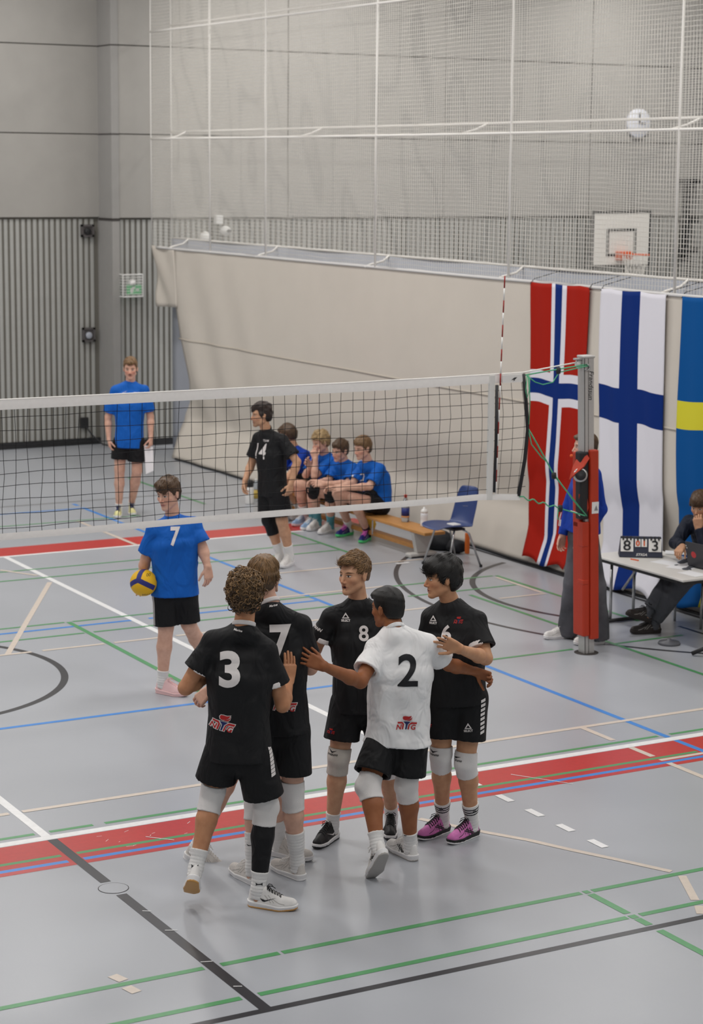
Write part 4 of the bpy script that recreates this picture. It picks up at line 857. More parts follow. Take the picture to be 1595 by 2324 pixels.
def hair_fn(st):
    tt, ts, tb, fr, nape, side = st.get('top', 0.022), st.get('sides', 0.010), st.get('back', 0.014), st.get('fringe', 0.055), st.get('nape', -0.075), st.get('burn', -0.02)
    fw = st.get('front', 0.012); amp = st.get('amp', 0.004); fs = st.get('freq', 110); nz = folds(st.get('seed', 1), amp, fs/38.0, 1.0); ear = st.get('ear', 0.004)
    def f(P):
        d = d_ell(P, (0, -0.018, 0.030+tt*0.45), (0.0765+ts, 0.096+(tb+fw)/2, 0.0865+tt*0.75))
        d = smin(d, d_ell(P, (0, -0.04, -0.01), (0.066+ts*0.7, 0.070+tb, 0.085)), 0.02)
        d = smin(d, d_ell(P, (0, 0.040, 0.082), (0.058, 0.042+fw, 0.020+tt*0.6)), 0.02)
        y = P[:, 1]; zl = np.interp(y, [-0.12, -0.045, -0.03, -0.014, 0.008, 0.022, 0.05, 0.075, 0.1], [nape, nape+0.012, ear-0.03, ear+0.020, side, side+0.012, fr+0.002, fr, fr-0.002]).astype(f32)
        zl = zl+st.get('skew', 0.0)*P[:, 0]*(y > 0.03)
        d = smax(d, (zl-P[:, 2])*0.75, 0.012)
        return d+nz(P)*np.clip((P[:, 2]+0.05)*12, 0.25, 1.0)
    return f
def hair_mesh(st, h):
    f = hair_fn(st); X, Q = polygonize(f, (-0.13, -0.16, -0.14), (0.13, 0.16, 0.19), h)
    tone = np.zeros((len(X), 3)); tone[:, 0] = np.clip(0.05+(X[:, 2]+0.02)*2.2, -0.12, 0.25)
    n = st.get('strands', 0); V = [X]; FQ = [Q]; T = [tone]
    if n:
        rg = np.random.RandomState(st.get('seed', 1)+7); e = 0.003
        cand = np.where(X[:, 2] > st.get('smin', -0.03))[0]; pick = rg.choice(cand, min(n, len(cand)), replace=False); R = X[pick]
        G = np.stack([f((R+np.eye(3)[i]*e).astype(f32))-f(R.astype(f32)) for i in range(3)], 1); G /= np.linalg.norm(G, axis=1)[:, None]+1e-9
        style = st.get('style', 'swept'); N = len(R); row = lambda A_: A_/(np.linalg.norm(A_, axis=1)[:, None]+1e-9); dot = lambda A_, B_: (A_*B_).sum(1)[:, None]
        if style == 'curly':
            t = rg.normal(size=(N, 3)); t = row(t-G*dot(t, G)); b = np.cross(G, t); rad = rg.uniform(0.0025, 0.0052, N); q = rg.uniform(0, 6.28, N)[:, None]; c = rg.uniform(0.007, 0.017, N)[:, None]
            pts = np.stack([R-G*0.004+t*(c*np.cos(q+a)-c*np.cos(q))+b*(c*np.sin(q+a)-c*np.sin(q))+G*(0.010*math.sin(a/4.2*math.pi)+0.001*a) for a in np.linspace(0, 4.2, 7)], 1); prof = np.array([0.7, 1, 1, 0.9, 0.7, 0.4, 0.15])
        else:
            t = R-np.array(st.get('crown', (0.0, -0.055, 0.13)))+np.array(st.get('flow', (0, 0, 0)))*0.12; t = row(t-G*dot(t, G))+rg.normal(size=(N, 3))*st.get('mess', 0.25)*0.6; t = row(t-G*dot(t, G))
            L = (rg.uniform(0.5, 1.0, N)*st.get('len', 0.05)*np.clip((R[:, 2]+0.05)/0.10, 0.35, 1))[:, None]; rad = rg.uniform(0.0022, 0.0050, N)*st.get('rad', 0.5); snk = L*L/0.17+0.003; b = row(np.cross(G, t))*rg.uniform(-1, 1, N)[:, None]*0.25
            pts = np.stack([R-G*0.003+(t+b*s_)*L*s_+G*(st.get('lift', 0.010)*0.6*math.sin(s_*2.6)-snk*s_*s_) for s_ in np.linspace(0, 1, 6)], 1); prof = np.array([0.7, 1, 1, 0.8, 0.5, 0.1])
        K = pts.shape[1]; tan = np.gradient(pts, axis=1); tan /= np.linalg.norm(tan, axis=2)[..., None]+1e-9
        sx = np.cross(tan, G[:, None, :]); sx /= np.linalg.norm(sx, axis=2)[..., None]+1e-9; sy = np.cross(tan, sx); rr = (rad[:, None]*prof[None])[..., None]
        ring = np.stack([pts+sx*rr, pts+sy*rr*0.6, pts-sx*rr, pts-sy*rr*0.6], 2).reshape(-1, 3)
        i0 = (np.arange(N)[:, None, None]*K+np.arange(K-1)[None, :, None])*4+np.arange(4)[None, None, :]; i1 = (np.arange(N)[:, None, None]*K+np.arange(K-1)[None, :, None])*4+((np.arange(4)+1) % 4)[None, None, :]
        FQ.append(np.stack([i0, i1, i1+4, i0+4], -1).reshape(-1, 4)+len(X)); V.append(ring)
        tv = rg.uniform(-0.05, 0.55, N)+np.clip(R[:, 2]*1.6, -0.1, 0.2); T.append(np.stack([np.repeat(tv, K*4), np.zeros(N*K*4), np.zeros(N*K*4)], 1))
    return np.concatenate(V), np.concatenate(FQ), np.concatenate(T)

# ---- hands
def hand_prims(Wr, D, N, right, curl=0.5, spread=0.12, s=1.0, fore=None):
    D = nrm(D); N = np.asarray(N, float); N = nrm(N-D*(N@D)); T = np.cross(D, N)*(1 if right else -1)     # T points to the thumb side
    out = [('l', 0.012, [(Wr, T, 0.012*s, 0.0205*s), (Wr+D*0.035*s, T, 0.023*s, 0.0165*s), (Wr+D*0.085*s, T, 0.031*s, 0.0130*s)])]
    for i, (o, L, r) in enumerate(((0.030, 0.072, 0.0085), (0.0105, 0.080, 0.0088), (-0.0095, 0.074, 0.0084), (-0.0285, 0.058, 0.0075))):
        p = Wr+D*(0.088-0.006*(i == 3)-0.004*(i == 0))*s+T*o*s; a = (1.5-i)*spread; d = nrm(D*math.cos(a)+T*math.sin(a)); c = curl*(0.85+0.12*i); ang = 0.0
        for seg, (fr_, bend) in enumerate(((0.45, 0.55), (0.30, 0.85), (0.25, 0.6))):
            ang += c*bend; q = p+(d*math.cos(ang)+N*math.sin(ang))*L*fr_*s
            out.append(('c', 0.004 if seg == 0 else 0.002, p, q, r*s*(1-0.06*seg), r*s*(0.95-0.08*seg))); p = q
    p = Wr+D*0.022*s+T*0.022*s; d = nrm(D*0.72+T*0.62+N*(0.25+0.35*curl))
    for seg, (L, r) in enumerate(((0.042, 0.0125), (0.032, 0.0100), (0.026, 0.0088))):
        q = p+d*L*s; out.append(('c', 0.008 if seg == 0 else 0.002, p, q, r*s, r*s*0.9)); p = q; d = nrm(d+D*0.28-T*0.22*(seg == 0)+N*0.25*curl)
    return out
# ---- shoes, in their own coordinates: heel at the origin, y towards the toe, sole at z = 0
def shoe_d2(P):
    x, y = P[:, 0], P[:, 1]
    Q = np.stack([x, y, np.zeros_like(x)], 1)
    d = d_cap(Q, (0, 0.036, 0), (0.005, 0.190, 0), 0.0335, 0.0445); return smin(d, d_cap(Q, (0.005, 0.190, 0), (-0.003, 0.262, 0), 0.0445, 0.032), 0.01)
def shoe_spring(P): return np.maximum(0, P[:, 1]-0.205)**2*1.6+np.maximum(0, 0.03-P[:, 1])**2*3.0
def f_sole(P):
    z = P[:, 2]-shoe_spring(P); th = np.interp(P[:, 1], [0, 0.1, 0.2, 0.3], [0.040, 0.034, 0.028, 0.026]).astype(f32)
    return smax(shoe_d2(P)-0.002+0.006*np.cos(np.clip(z/np.maximum(th, 1e-4), 0, 1)*3.14)*0.4, np.abs(z-th/2)-th/2, 0.006)
def f_outsole(P): return np.maximum(f_sole(P)-0.0012, P[:, 2]-shoe_spring(P)-0.011)
def f_upper(P):
    z = P[:, 2]-shoe_spring(P); y = P[:, 1]; H = np.interp(y, [0, 0.012, 0.04, 0.075, 0.105, 0.125, 0.17, 0.21, 0.25, 0.285], [0.106, 0.112, 0.096, 0.092, 0.122, 0.118, 0.098, 0.080, 0.071, 0.058]).astype(f32)
    lean = np.maximum(0, z-0.035); sidef = 0.25+0.45*np.clip((y-0.09)/0.12, 0, 1)
    d = smax(shoe_d2(P)+0.002+lean*sidef*np.clip(1.0-0.0*z, 0, 1)*0.6+lean*lean*2.0*np.clip((y-0.1)/0.1, 0, 1), z-H, 0.022)
    d = smax(d, 0.020-z, 0.004)
    return smax(d, -d_cap(P, (0, 0.062, 0.085), (0, 0.058, 0.16), 0.030, 0.040), 0.006)
def make_shoe():
    lo, hi = (-0.062, -0.012, -0.006), (0.062, 0.312, 0.140)
    U = qmesh('shoe', *polygonize(f_upper, lo, hi, 0.0042)); So = qmesh('midsole', *polygonize(f_sole, lo, hi, 0.0045)); Ou = qmesh('outsole', *polygonize(f_outsole, lo, hi, 0.0045))
    mb = MB(); rg = np.random.RandomState(2)
    def top(x, y):
        z = 0.135
        for _ in range(40):
            d = float(f_upper(np.array([[x, y, z]], f32))[0]); z -= max(0.0004, d*0.7)
            if d < 0.0006: break
        return (x, y, z+0.002)
    ys = np.linspace(0.118, 0.198, 6)
    for i, y in enumerate(ys):
        w = 0.020+0.004*i/5; mb.tube([top(x, y+0.006*(abs(x)/w)) for x in np.linspace(-w, w, 6)], 0.0028, 5)
        if i < 5: mb.tube([top(-w+(2*w)*t_, y+(ys[1]-ys[0])*t_) for t_ in np.linspace(0, 1, 5)], 0.0025, 5)
    b = np.array(top(0, 0.116))
    for s in (-1, 1): mb.tube([b, b+(s*0.014, 0.006, 0.012), b+(s*0.032, 0.016, 0.004), b+(s*0.028, 0.026, -0.006), b+(s*0.008, 0.006, 0.004)], 0.0025, 5); mb.tube([b, b+(s*0.012, 0.022, 0.004), b+(s*0.026, 0.040, -0.014)], 0.0024, 5)
    return U, So, mesh('laces', mb.V, mb.F), Ou
SHOE = make_shoe()
SWOOSH = poly2d([(-0.045, 0.004), (-0.030, -0.010), (-0.018, -0.012), (0.05, 0.016), (-0.012, -0.002), (-0.026, 0.0)])
CROSS = poly2d([(-0.045, -0.016), (0.03, 0.018), (0.033, 0.013), (-0.041, -0.021)], [(-0.03, -0.018), (0.045, 0.014), (0.048, 0.009), (-0.026, -0.023)], [(-0.016, -0.024), (-0.008, 0.018), (-0.003, 0.018), (-0.011, -0.024)], [(0.008, -0.024), (0.013, 0.022), (0.018, 0.022), (0.013, -0.024)])
PANEL = poly2d([(-0.075, 0.030), (-0.06, 0.012), (-0.02, 0.002), (-0.02, -0.001), (-0.062, 0.008), (-0.079, 0.028)], [(-0.02, 0.024), (0.02, -0.014), (0.023, -0.013), (-0.017, 0.025)], [(0.0, 0.026), (0.038, -0.012), (0.041, -0.011), (0.003, 0.027)], [(0.03, 0.010), (0.07, -0.008), (0.10, -0.016), (0.10, -0.019), (0.07, -0.011), (0.03, 0.007)], [(-0.105, -0.004), (-0.07, -0.014), (-0.07, -0.017), (-0.105, -0.007)])
DOT = poly2d([(0.014*math.cos(a), 0.014*math.sin(a)) for a in np.linspace(0, 6.2, 16)])
SHAPES = {'swoosh': (SWOOSH, 0.13), 'cross': (CROSS, 0.12), 'dot': (DOT, 0.05), 'panel': (PANEL, 0.13)}
_EMB = {}
def emblem_mesh(kind, side):
    if (kind, side) in _EMB: return _EMB[(kind, side)]
    (V, Fc), yc = SHAPES[kind]; V, F2 = dice(V*[1.0, 1.0], Fc, 0.008)
    sx = 1.0 if side > 0 else -1.0
    P, F3 = project(f_upper, V, F2, (0, yc, 0.057), (0, 1, 0), (0, 0, 1), (sx, 0, 0), 0.0016, 0.12)
    _EMB[(kind, side)] = mesh('emblem', P, F3); return _EMB[(kind, side)]

def camvec(v): return RH*v[0]+ZZ*v[1]+FH*v[2]           # (right, up, away)
CLOTH = {}
def cloth_mat(name, c, rough=0.65, spec=0.25, bump=0.25, bscale=350, sheen=0.0):
    if name not in CLOTH:
        if bscale == 350: CLOTH[name] = mat(name, c, rough=rough, spec=spec, bump=0.8, bscale=9, bdist=0.035, bdet=2, bdistort=1.2, stretch=(1, 1, 0.55))
        else: CLOTH[name] = mat(name, c, rough=rough, spec=spec, bump=bump*0.3, bscale=bscale)
    return CLOTH[name]
M_BLACKJ = cloth_mat('jersey_black', S(27, 27, 29)); M_WHITEJ = cloth_mat('jersey_white', S(244, 243, 243)); M_BLUEJ = cloth_mat('jersey_blue', S(14, 96, 190)); M_DKBLUE = cloth_mat('shirt_dark_blue', S(18, 60, 160))
M_BLACKS = cloth_mat('shorts_black', S(24, 24, 26)); M_SOCK = cloth_mat('sock_white', S(232, 230, 228), bump=0.5, bscale=200); M_PADW = cloth_mat('knee_pad_white', S(228, 224, 222), bump=0.5, bscale=160); M_PADB = cloth_mat('knee_pad_black', S(26, 26, 28))
M_PADG = cloth_mat('knee_pad_worn', S(196, 190, 182), bump=0.5, bscale=160); M_PRINTW = mat('print_white', S(228, 222, 220), rough=0.55, var=0.03, vscale=40); M_PRINTK = mat('print_black', S(30, 30, 34), rough=0.6); M_LRED = mat('print_red', S(186, 34, 34), rough=0.5); M_LBLUE = mat('print_navy', S(28, 40, 96), rough=0.5)
M_NAVY = cloth_mat('jacket_navy', S(24, 30, 46)); M_JEANS = mat('jeans_washed', S(92, 92, 97), rough=0.85, spec=0.1, var=0.4, vscale=5, bump=0.3, bscale=300); M_TROUS = cloth_mat('trousers_grey', S(84, 86, 92))
# team emblem: torch with letters
def torch():
    T = []
    fl1 = [(-0.026, 0.030), (-0.022, 0.018), (-0.008, 0.013), (0.006, 0.018), (0.020, 0.030), (0.026, 0.046), (0.010, 0.040), (-0.010, 0.042), (-0.022, 0.040)]
    fl2 = [(-0.004, 0.010), (0.018, 0.012), (0.027, 0.022), (0.030, 0.040), (0.022, 0.026), (0.008, 0.018)]
    T.append(('red', poly2d([(x*1.15, y+0.004) for x, y in fl1], [(x*1.15, y+0.004) for x, y in fl2])))
    T.append(('navy', poly2d([(-0.024, 0.008), (0.024, 0.008), (0.006, -0.010), (-0.001, -0.045), (-0.010, -0.045), (-0.006, -0.010)])))
    T.append(('red', poly2d([(-0.062, 0.006), (-0.030, 0.006), (-0.018, -0.010), (-0.024, -0.045), (-0.033, -0.045), (-0.028, -0.010), (-0.034, -0.005), (-0.062, -0.005)], [(0.030, 0.006), (0.068, 0.006), (0.065, -0.006), (0.034, -0.006), (0.020, -0.012), (0.014, -0.045), (0.005, -0.045), (0.012, -0.012)])))
    for ch_, x in (('N', -0.052), ('G', 0.044)):
        V, Fc = text2d(ch_, 0.034, 0.022, 0.2); T.append(('red', (V+[x, -0.028], Fc)))
    return T
EMB_MATS = {'red': M_LRED, 'navy': M_LBLUE}
def inflate(V, Fc, r):
    out = []; 
    for f in Fc:
        P = np.array([V[i] for i in f]); A2 = sum(P[i][0]*P[(i+1) % len(P)][1]-P[(i+1) % len(P)][0]*P[i][1] for i in range(len(P))); sg = 1 if A2 > 0 else -1; Q = []
        for i in range(len(P)):
            e0 = P[i]-P[i-1]; e1 = P[(i+1) % len(P)]-P[i]; n0 = np.array([e0[1], -e0[0]])/(np.linalg.norm(e0)+1e-9); n1 = np.array([e1[1], -e1[0]])/(np.linalg.norm(e1)+1e-9); n = n0+n1; n = n/max(0.5, float(n@n)/2)
            Q.append(P[i]+sg*n*r)
        out.append(Q)
    return poly2d(*out)
def put_emblem(fn, O, ex, ey, n, parent, size=1.0, backing=False):
    T = torch()
    if backing:
        for c, (V, Fc) in T[:3]: decal('emblem_outline', fn, tuple(np.asarray(a_)*size if i_ == 0 else a_ for i_, a_ in enumerate(inflate(V, Fc, 0.0038))), O, ex, ey, n, M_PRINTW, parent, 0.016, 0.0022)
        for ch_, x in (('N', -0.052), ('G', 0.044)):
            V, Fc = text2d(ch_, 0.041, 0.13, 0.2); decal('emblem_outline', fn, ((V*[1.0, 1]+[x, -0.028])*size, Fc), O, ex, ey, n, M_PRINTW, parent, 0.016, 0.0028)
    for c, (V, Fc) in T: decal('emblem', fn, (V*size, Fc), O, ex, ey, n, EMB_MATS[c], parent, 0.016, 0.0044)
TRI = poly2d([(-0.024, -0.012), (0.0, 0.026), (0.0, 0.012), (-0.012, -0.004)], [(0.024, -0.012), (0.0, 0.026), (0.0, 0.012), (0.012, -0.004)], [(-0.024, -0.012), (-0.012, -0.006), (0.012, -0.006), (0.024, -0.012)])
def put_select(fn, O, ex, ey, n, parent, m, s=1.0):
    decal('maker_mark', fn, (TRI[0]*s, TRI[1]), O, ex, ey, n, m, parent, 0.014); V, Fc = text2d('SELECT', 0.014, 0.03, 0.0)
    decal('maker_name', fn, (V*s*[0.95, 1], Fc), np.asarray(O)-nrm(ey)*0.024*s, ex, ey, n, m, parent, 0.014)
# ------------------------------------------------------------------ one figure from its joints
def march(fn, u, v, h0):
    d = ray(u, v).astype(f32); t = (h0-0.75)/float(d@FH.astype(f32)); P = (CAM+d*t).astype(f32)[None]; L = np.linalg.norm(d); dn = d/L
    for _ in range(80):
        q = float(fn(P)[0]); P = P+dn*np.float32(max(-0.02, min(q*0.8, 0.1)))
    return P[0].astype(float)
LOG = []
def person(sp):
    h0 = sp['h0'] if 'h0' in sp else float((ground(*sp['anchor'])-CAM)@FH)
    def J(q):
        u, v, dz = q; d = ray(u, v); return CAM+d*(h0+dz)/(d@FH)
    j = {k: J(v) for k, v in sp['j'].items()}
    s = sp.get('s', 1.0); hB = sp.get('h', 0.008); hF = sp.get('hf', 0.0045)
    hc0 = (j['hL']+j['hR'])/2; root = thing('person', sp['label'], 'person', (float(hc0[0]), float(hc0[1]), 0.0), sp.get('group'))
    SCt = (j['sL']+j['sR'])/2; HC = (j['hL']+j['hR'])/2; rS = nrm(j['sR']-j['sL']); rH = nrm(j['hR']-j['hL']); sp_ax = nrm(SCt-HC); Ls = np.linalg.norm(SCt-HC)
    fS = nrm(np.cross(sp_ax, rS)); fH = nrm(np.cross(sp_ax, rH))         # forward at shoulders and hips
    bend = np.asarray(sp.get('bend', 0.0))*(-fS)
    # feet first: they give the ankles
    shoes = {}
    for q in 'LR':
        k = sp['shoes'][q]
        if k[0] == 'g': Hh_ = ground(*k[1]); Tt = ground(*k[2]); up = ZZ
        else:
            Hh_ = J(k[1]); Tt = J(k[2]); up = j['k'+q]-Hh_
        fw = nrm(Tt-Hh_); up = nrm(up-fw*(up@fw)); sd = np.cross(fw, up)
        sc = sp.get('shoe_scale', 1.0); shoes[q] = (Hh_, sd, fw, up, sc); j['a'+q] = Hh_+(fw*0.062+up*0.10)*sc
    # --- legs
    leg = {}
    for q in 'LR':
        H, K, A = j['h'+q], j['k'+q], j['a'+q]; kf = K-(H+A)/2; kf = nrm(kf) if np.linalg.norm(kf) > 0.03 else fH
        if sp.get('kneefwd'): kf = fH
        M = K+(A-K)*0.30-kf*0.020*s
        leg[q] = [('c', 0, H, K+(H-K)*0.12, 0.086*s, 0.060*s), ('c', 0.03, K, A, 0.049*s, 0.036*s), ('c', 0.03, K+(H-K)*0.1, M, 0.052*s, 0.0555*s), ('c', 0.025, M, M+(A-M)*0.62, 0.0555*s, 0.037*s), ('e', 0.02, K+kf*0.018*s, (0.040*s,)*3), ('c', 0.015, A, A-shoes[q][3]*0.05, 0.034*s, 0.036*s)]
        LOG.append((sp['label'][:30], q, 'thigh %.2f shin %.2f' % (np.linalg.norm(H-K), np.linalg.norm(K-A))))
    # --- arms and hands
    arm = {}; hand = {}
    for q in 'LR':
        Sh, E, Wr = j['s'+q], j['e'+q], j['w'+q]
        if sp.get('armfix', True):                                  # keep the forearm length believable
            pass
        arm[q] = [('c', 0, Sh, E, 0.052*s, 0.040*s), ('c', 0.02, E, E+(Wr-E)*0.28, 0.039*s, 0.0425*s), ('c', 0.02, E+(Wr-E)*0.28, Wr, 0.042*s, 0.0265*s)]
        hd = sp['hands'][q]; D = camvec(hd['d']); hand[q] = hand_prims(Wr, D, camvec(hd['n']), q == 'R', hd.get('curl', 0.5), hd.get('spread', 0.10), s*hd.get('s', 1.0)); j['hd'+q] = Wr+nrm(D)*0.09
        LOG.append((sp['label'][:30], q, 'arm %.2f fore %.2f' % (np.linalg.norm(Sh-E), np.linalg.norm(E-Wr))))
    LOG.append((sp['label'][:30], 'torso %.2f shoulders %.2f hips %.2f head-neck %.2f' % (Ls, np.linalg.norm(j['sL']-j['sR']), np.linalg.norm(j['hL']-j['hR']), np.linalg.norm(j['head']-j['neck']))))
    # --- head frame
    yaw, pit, rol = [math.radians(a) for a in sp['face']]; hf = -FH*math.cos(yaw)+RH*math.sin(yaw); hf = nrm(hf*math.cos(pit)-ZZ*math.sin(pit)); hr = nrm(np.cross(hf, ZZ)); hu = np.cross(hr, hf)
    hr, hu = hr*math.cos(rol)+hu*math.sin(rol), hu*math.cos(rol)-hr*math.sin(rol)
    A = np.array([hr, hf, hu]); hs = sp.get('head_s', 1.0)*s; HCt = j['head']; Af = A.astype(f32); Hf = HCt.astype(f32)
    loc = lambda P: (P-Hf)@Af.T/f32(hs)
    wor = lambda p: HCt+(np.asarray(p)*hs)@A
    NB = j['neck']; NT = wor((0, -0.022, -0.055)); nr = sp.get('neck_r', 0.054)*s
    neck = [('c', 0.02, NB-(NT-NB)*0.25, NT, nr*1.08, nr*0.97)]
    hp_ = head_prims(sp.get('mouth', 0.0))
    bw = sp.get('build', 1.0)*s; dp = sp.get('depth', 1.0)*s
    def stations(o, low, hemb=0.0):
        L = [(-low, 0.178+hemb, 0.122), (0.0, 0.176, 0.122), (0.35, 0.163, 0.112), (0.70, 0.182, 0.116), (0.88, 0.158, 0.088)]
        out = []
        for t, b, r in L:
            c = HC+(SCt-HC)*t+bend*math.sin(max(0, t)*math.pi)*1.0; R = rH+(rS-rH)*np.clip(t, 0, 1); r_ = r*dp+o; b_ = b*bw+o; out.append((c, nrm(R), max(0.01, b_-r_), r_))
        return out
    traps = [('c', 0.05, NB-sp_ax*0.035, j['s'+q]+sp_ax*0.005, 0.060*s, 0.049*s) for q in 'LR']
    body_pr = [('l', 0, stations(-0.028, 0.0))]+[(p_[0], p_[1], p_[2], p_[3], p_[4]*0.8, p_[5]*0.8) for p_ in traps]+neck
    for q in 'LR': body_pr += [(p_[0], max(p_[1], 0.012)) + tuple(p_[2:]) for p_ in leg[q]]
    arm_pr = {q: [(p_[0], p_[1]) + tuple(p_[2:]) for p_ in arm[q]]+hand[q] for q in 'LR'}
    def f_body(P):
        d = ev(body_pr, P)
        d = smin(d, ev(hp_, loc(P))*f32(hs), 0.014)
        for q in 'LR': d = smin(d, ev(arm_pr[q], P), 0.010)
        return d
    def f_head(P): return smin(ev(neck, P), ev(hp_, loc(P))*f32(hs), 0.014)
    def f_hand(q): return lambda P: ev(arm_pr[q], P)
    allp = [v for v in j.values()]; lo, hi = bbox(allp+[wor((0, 0, 0.13))], 0.13)
    X, Q = polygonize(f_body, lo, hi, hB)
    boxes = [(HCt-0.150*hs, HCt+0.150*hs, f_head)]
    for q in 'LR':
        if sp['hands'][q].get('hide'): continue
        c = j['hd'+q]; boxes.append((c-0.125*s, c+0.125*s, f_hand(q)))
    inb = np.zeros(len(Q), bool); VV = [X]; QQ = []; off = len(X)
    for a, b, fn in boxes:
        sh = 0.011; ins = ((X > a+sh) & (X < b-sh)).all(1)
        # keep what the fine grid does not cover (a limb passing through the box)
        near = np.abs(fn(X.astype(f32))) < 0.006; inb |= (ins & near)[Q].all(1)
    QQ.append(Q[~inb])
    for a, b, fn in boxes:
        X2, Q2 = polygonize(fn, a, b, hF if fn is f_head else hF*0.9)
        VV.append(X2); QQ.append(Q2+off); off += len(X2)
    X = np.concatenate(VV); Q = np.concatenate(QQ)
    hpv = (loc(X.astype(f32))).astype(float); far = np.linalg.norm(hpv, axis=1) > 0.2; hpv[far] = (0.5, -0.5, 0.5)
    link('body', qmesh('body', X, Q, {'hp': hpv}), root, sp['skin'])
    # --- hair
    hs_ = sp['hair']; Xh, Qh, Th = hair_mesh(hs_, hs_.get('h', 0.0055)); Xw = HCt+(Xh*hs)@A
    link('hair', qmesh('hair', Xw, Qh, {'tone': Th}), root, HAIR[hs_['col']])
    # --- shirt
    sh = sp['shirt']; o = sh.get('loose', 0.006); hem = sh.get('hem', 0.16); fr = sh.get('sleeve', 0.62); wr = folds(sh.get('seed', 1), sh.get('fold', 0.0055))
    st = stations(o, hem/Ls+0.12, sh.get('flare', 0.0)); hemP = HC-sp_ax*hem; sl_r = sh.get('sl_r', 0.072)*s
    slv = {}
    for q in 'LR':
        Sh, E, Wr = j['s'+q], j['e'+q], j['w'+q]; ad = nrm(E-Sh)
        if fr > 1.5: slv[q] = ([('c', 0, Sh, E, 0.068*s, 0.060*s), ('c', 0.02, E, Wr, 0.060*s, 0.043*s)], Wr, nrm(Wr-E))
        else: slv[q] = ([('c', 0, Sh, Sh+(E-Sh)*(fr+0.15), 0.054*s, sl_r*1.06)], Sh+(E-Sh)*fr, ad)
    def opened(d, pl, depth, wall=0.017):
        d2 = smax(d, pl, 0.004); return np.maximum(d2, -np.maximum(d+wall, -(pl+depth)))
    def f_sleeve(q):
        pr, ce, ad = slv[q]; ce32 = ce.astype(f32); ad32 = ad.astype(f32)
        def f(P):
            d = ev(pr, P); pl = (P-ce32)@ad32
            return opened(d, pl, 0.022, 0.022)
        return f
    fs = {q: f_sleeve(q) for q in 'LR'}
    def f_shirt0(P):
        d = d_loft(P, st); d = smin(d, ev([(p_[0], p_[1], p_[2], p_[3], p_[4]+o, p_[5]+o) for p_ in traps], P), 0.04)
        pl = (P-hemP.astype(f32))@(-sp_ax.astype(f32)); d = opened(d, pl, 0.03)
        for q in 'LR': d = smin(d, fs[q](P), 0.03)
        return d
    def f_shirt(P):
        m_ = np.clip(((P-hemP.astype(f32))@sp_ax.astype(f32))/0.09, 0.15, 1)
        for q in 'LR':
            v_ = P-slv[q][1].astype(f32); t_ = np.clip(-(v_@slv[q][2].astype(f32))/0.07, 0.12, 1); m_ = np.where((v_*v_).sum(1) < 0.16**2, np.minimum(m_, t_), m_)
        return f_shirt0(P)+wr(P)*m_
    lo, hi = bbox([j['sL'], j['sR'], slv['L'][1], slv['R'][1], hemP, HC, NB, j['eL'] if fr > 1.5 else SCt, j['eR'] if fr > 1.5 else SCt], 0.24)
    hS = sp.get('hs', 0.0085)
    so = sdf_obj('shirt', f_shirt, lo, hi, hS, sh['m'], root)
    if sh.get('collar'):
        ax = nrm(NT-NB); cn = nrm(ax*0.9+fS*0.35); cc = NB+ax*sh.get('col_up', 0.006)+fS*0.006; nk = [('c', 0, NB-(NT-NB)*0.25, NT, nr*1.08+0.008, nr*0.97+0.010)]
        hh = sh.get('col_h', 0.0115); front = sh.get('col_front', 0.035)
        def f_col(P):
            q = P-cc.astype(f32); d = ev(nk, P); d = smax(d, np.abs(q@cn.astype(f32))-hh, 0.004); return np.maximum(d, q@fS.astype(f32)-front)
        sdf_obj('collar', f_col, cc-0.11, cc+0.11, 0.005, sh['collar'], so)
    if sh.get('cuff'):
        for q in sh.get('cuffs', 'LR'):
            pr, ce, ad = slv[q]; inn = nrm(-(rS if q == 'R' else -rS)+np.asarray(camvec(sh.get('cuff_dir', (0, 0, -0.6))))); inn = nrm(inn-ad*(inn@ad))
            def f_cuff(P, pr=pr, ce=ce, ad=ad, inn=inn):
                d = ev(pr, P)-0.003+wr(P); pl = (P-ce.astype(f32))@ad.astype(f32); d = np.maximum(d, np.maximum(pl-0.003, -pl-0.026)); return np.maximum(d, 0.022-(P-ce.astype(f32))@inn.astype(f32))
            sdf_obj('cuff', f_cuff, ce-0.12, ce+0.12, 0.006, sh['cuff'], so)
    # --- shorts or trousers
    st_ = sp['shorts']; wr2 = folds(st_.get('seed', 9), st_.get('fold', 0.002)); hemf = st_.get('hem', 0.82); r0, r1 = st_.get('r', (0.100, 0.102))
    if isinstance(hemf, (int, float)): hemf = {'L': hemf, 'R': hemf}
    pel = [('l', 0, [(HC-sp_ax*0.02, rH, 0.078*bw, 0.098*dp), (HC+sp_ax*0.16, rH, 0.06*bw, 0.085*dp)])]
    lg = {}
    for q in 'LR':
        H, K, A_ = j['h'+q], j['k'+q], j['a'+q]; td = nrm(K-H); e_ = H+(K-H)*hemf[q]; Hs = H+(HC-H)*0.1
        if hemf[q] > 1.5:
            sd_ = nrm(A_-K); e_ = A_+sd_*st_.get('drop', 0.02); lg[q] = ([('c', 0, Hs, K, r0*s, r1*s), ('c', 0.03, K, e_+sd_*0.03, r1*s, st_.get('r2', 0.085)*s)], e_, sd_)
        else: lg[q] = ([('c', 0, Hs, e_+td*0.06, r0*s, r1*s)], e_, td)
    def f_short(P):
        d = ev(pel, P)
        for q in 'LR':
            pr, e_, td = lg[q]; pl = (P-e_.astype(f32))@td.astype(f32); d = smin(d, opened(ev(pr, P)+wr2(P), pl, 0.035), 0.028)
        return d
    lo, hi = bbox([j['hL'], j['hR'], HC+sp_ax*0.16, lg['L'][1], lg['R'][1], j['kL'] if hemf['L'] > 1.5 else HC, j['kR'] if hemf['R'] > 1.5 else HC], 0.17)
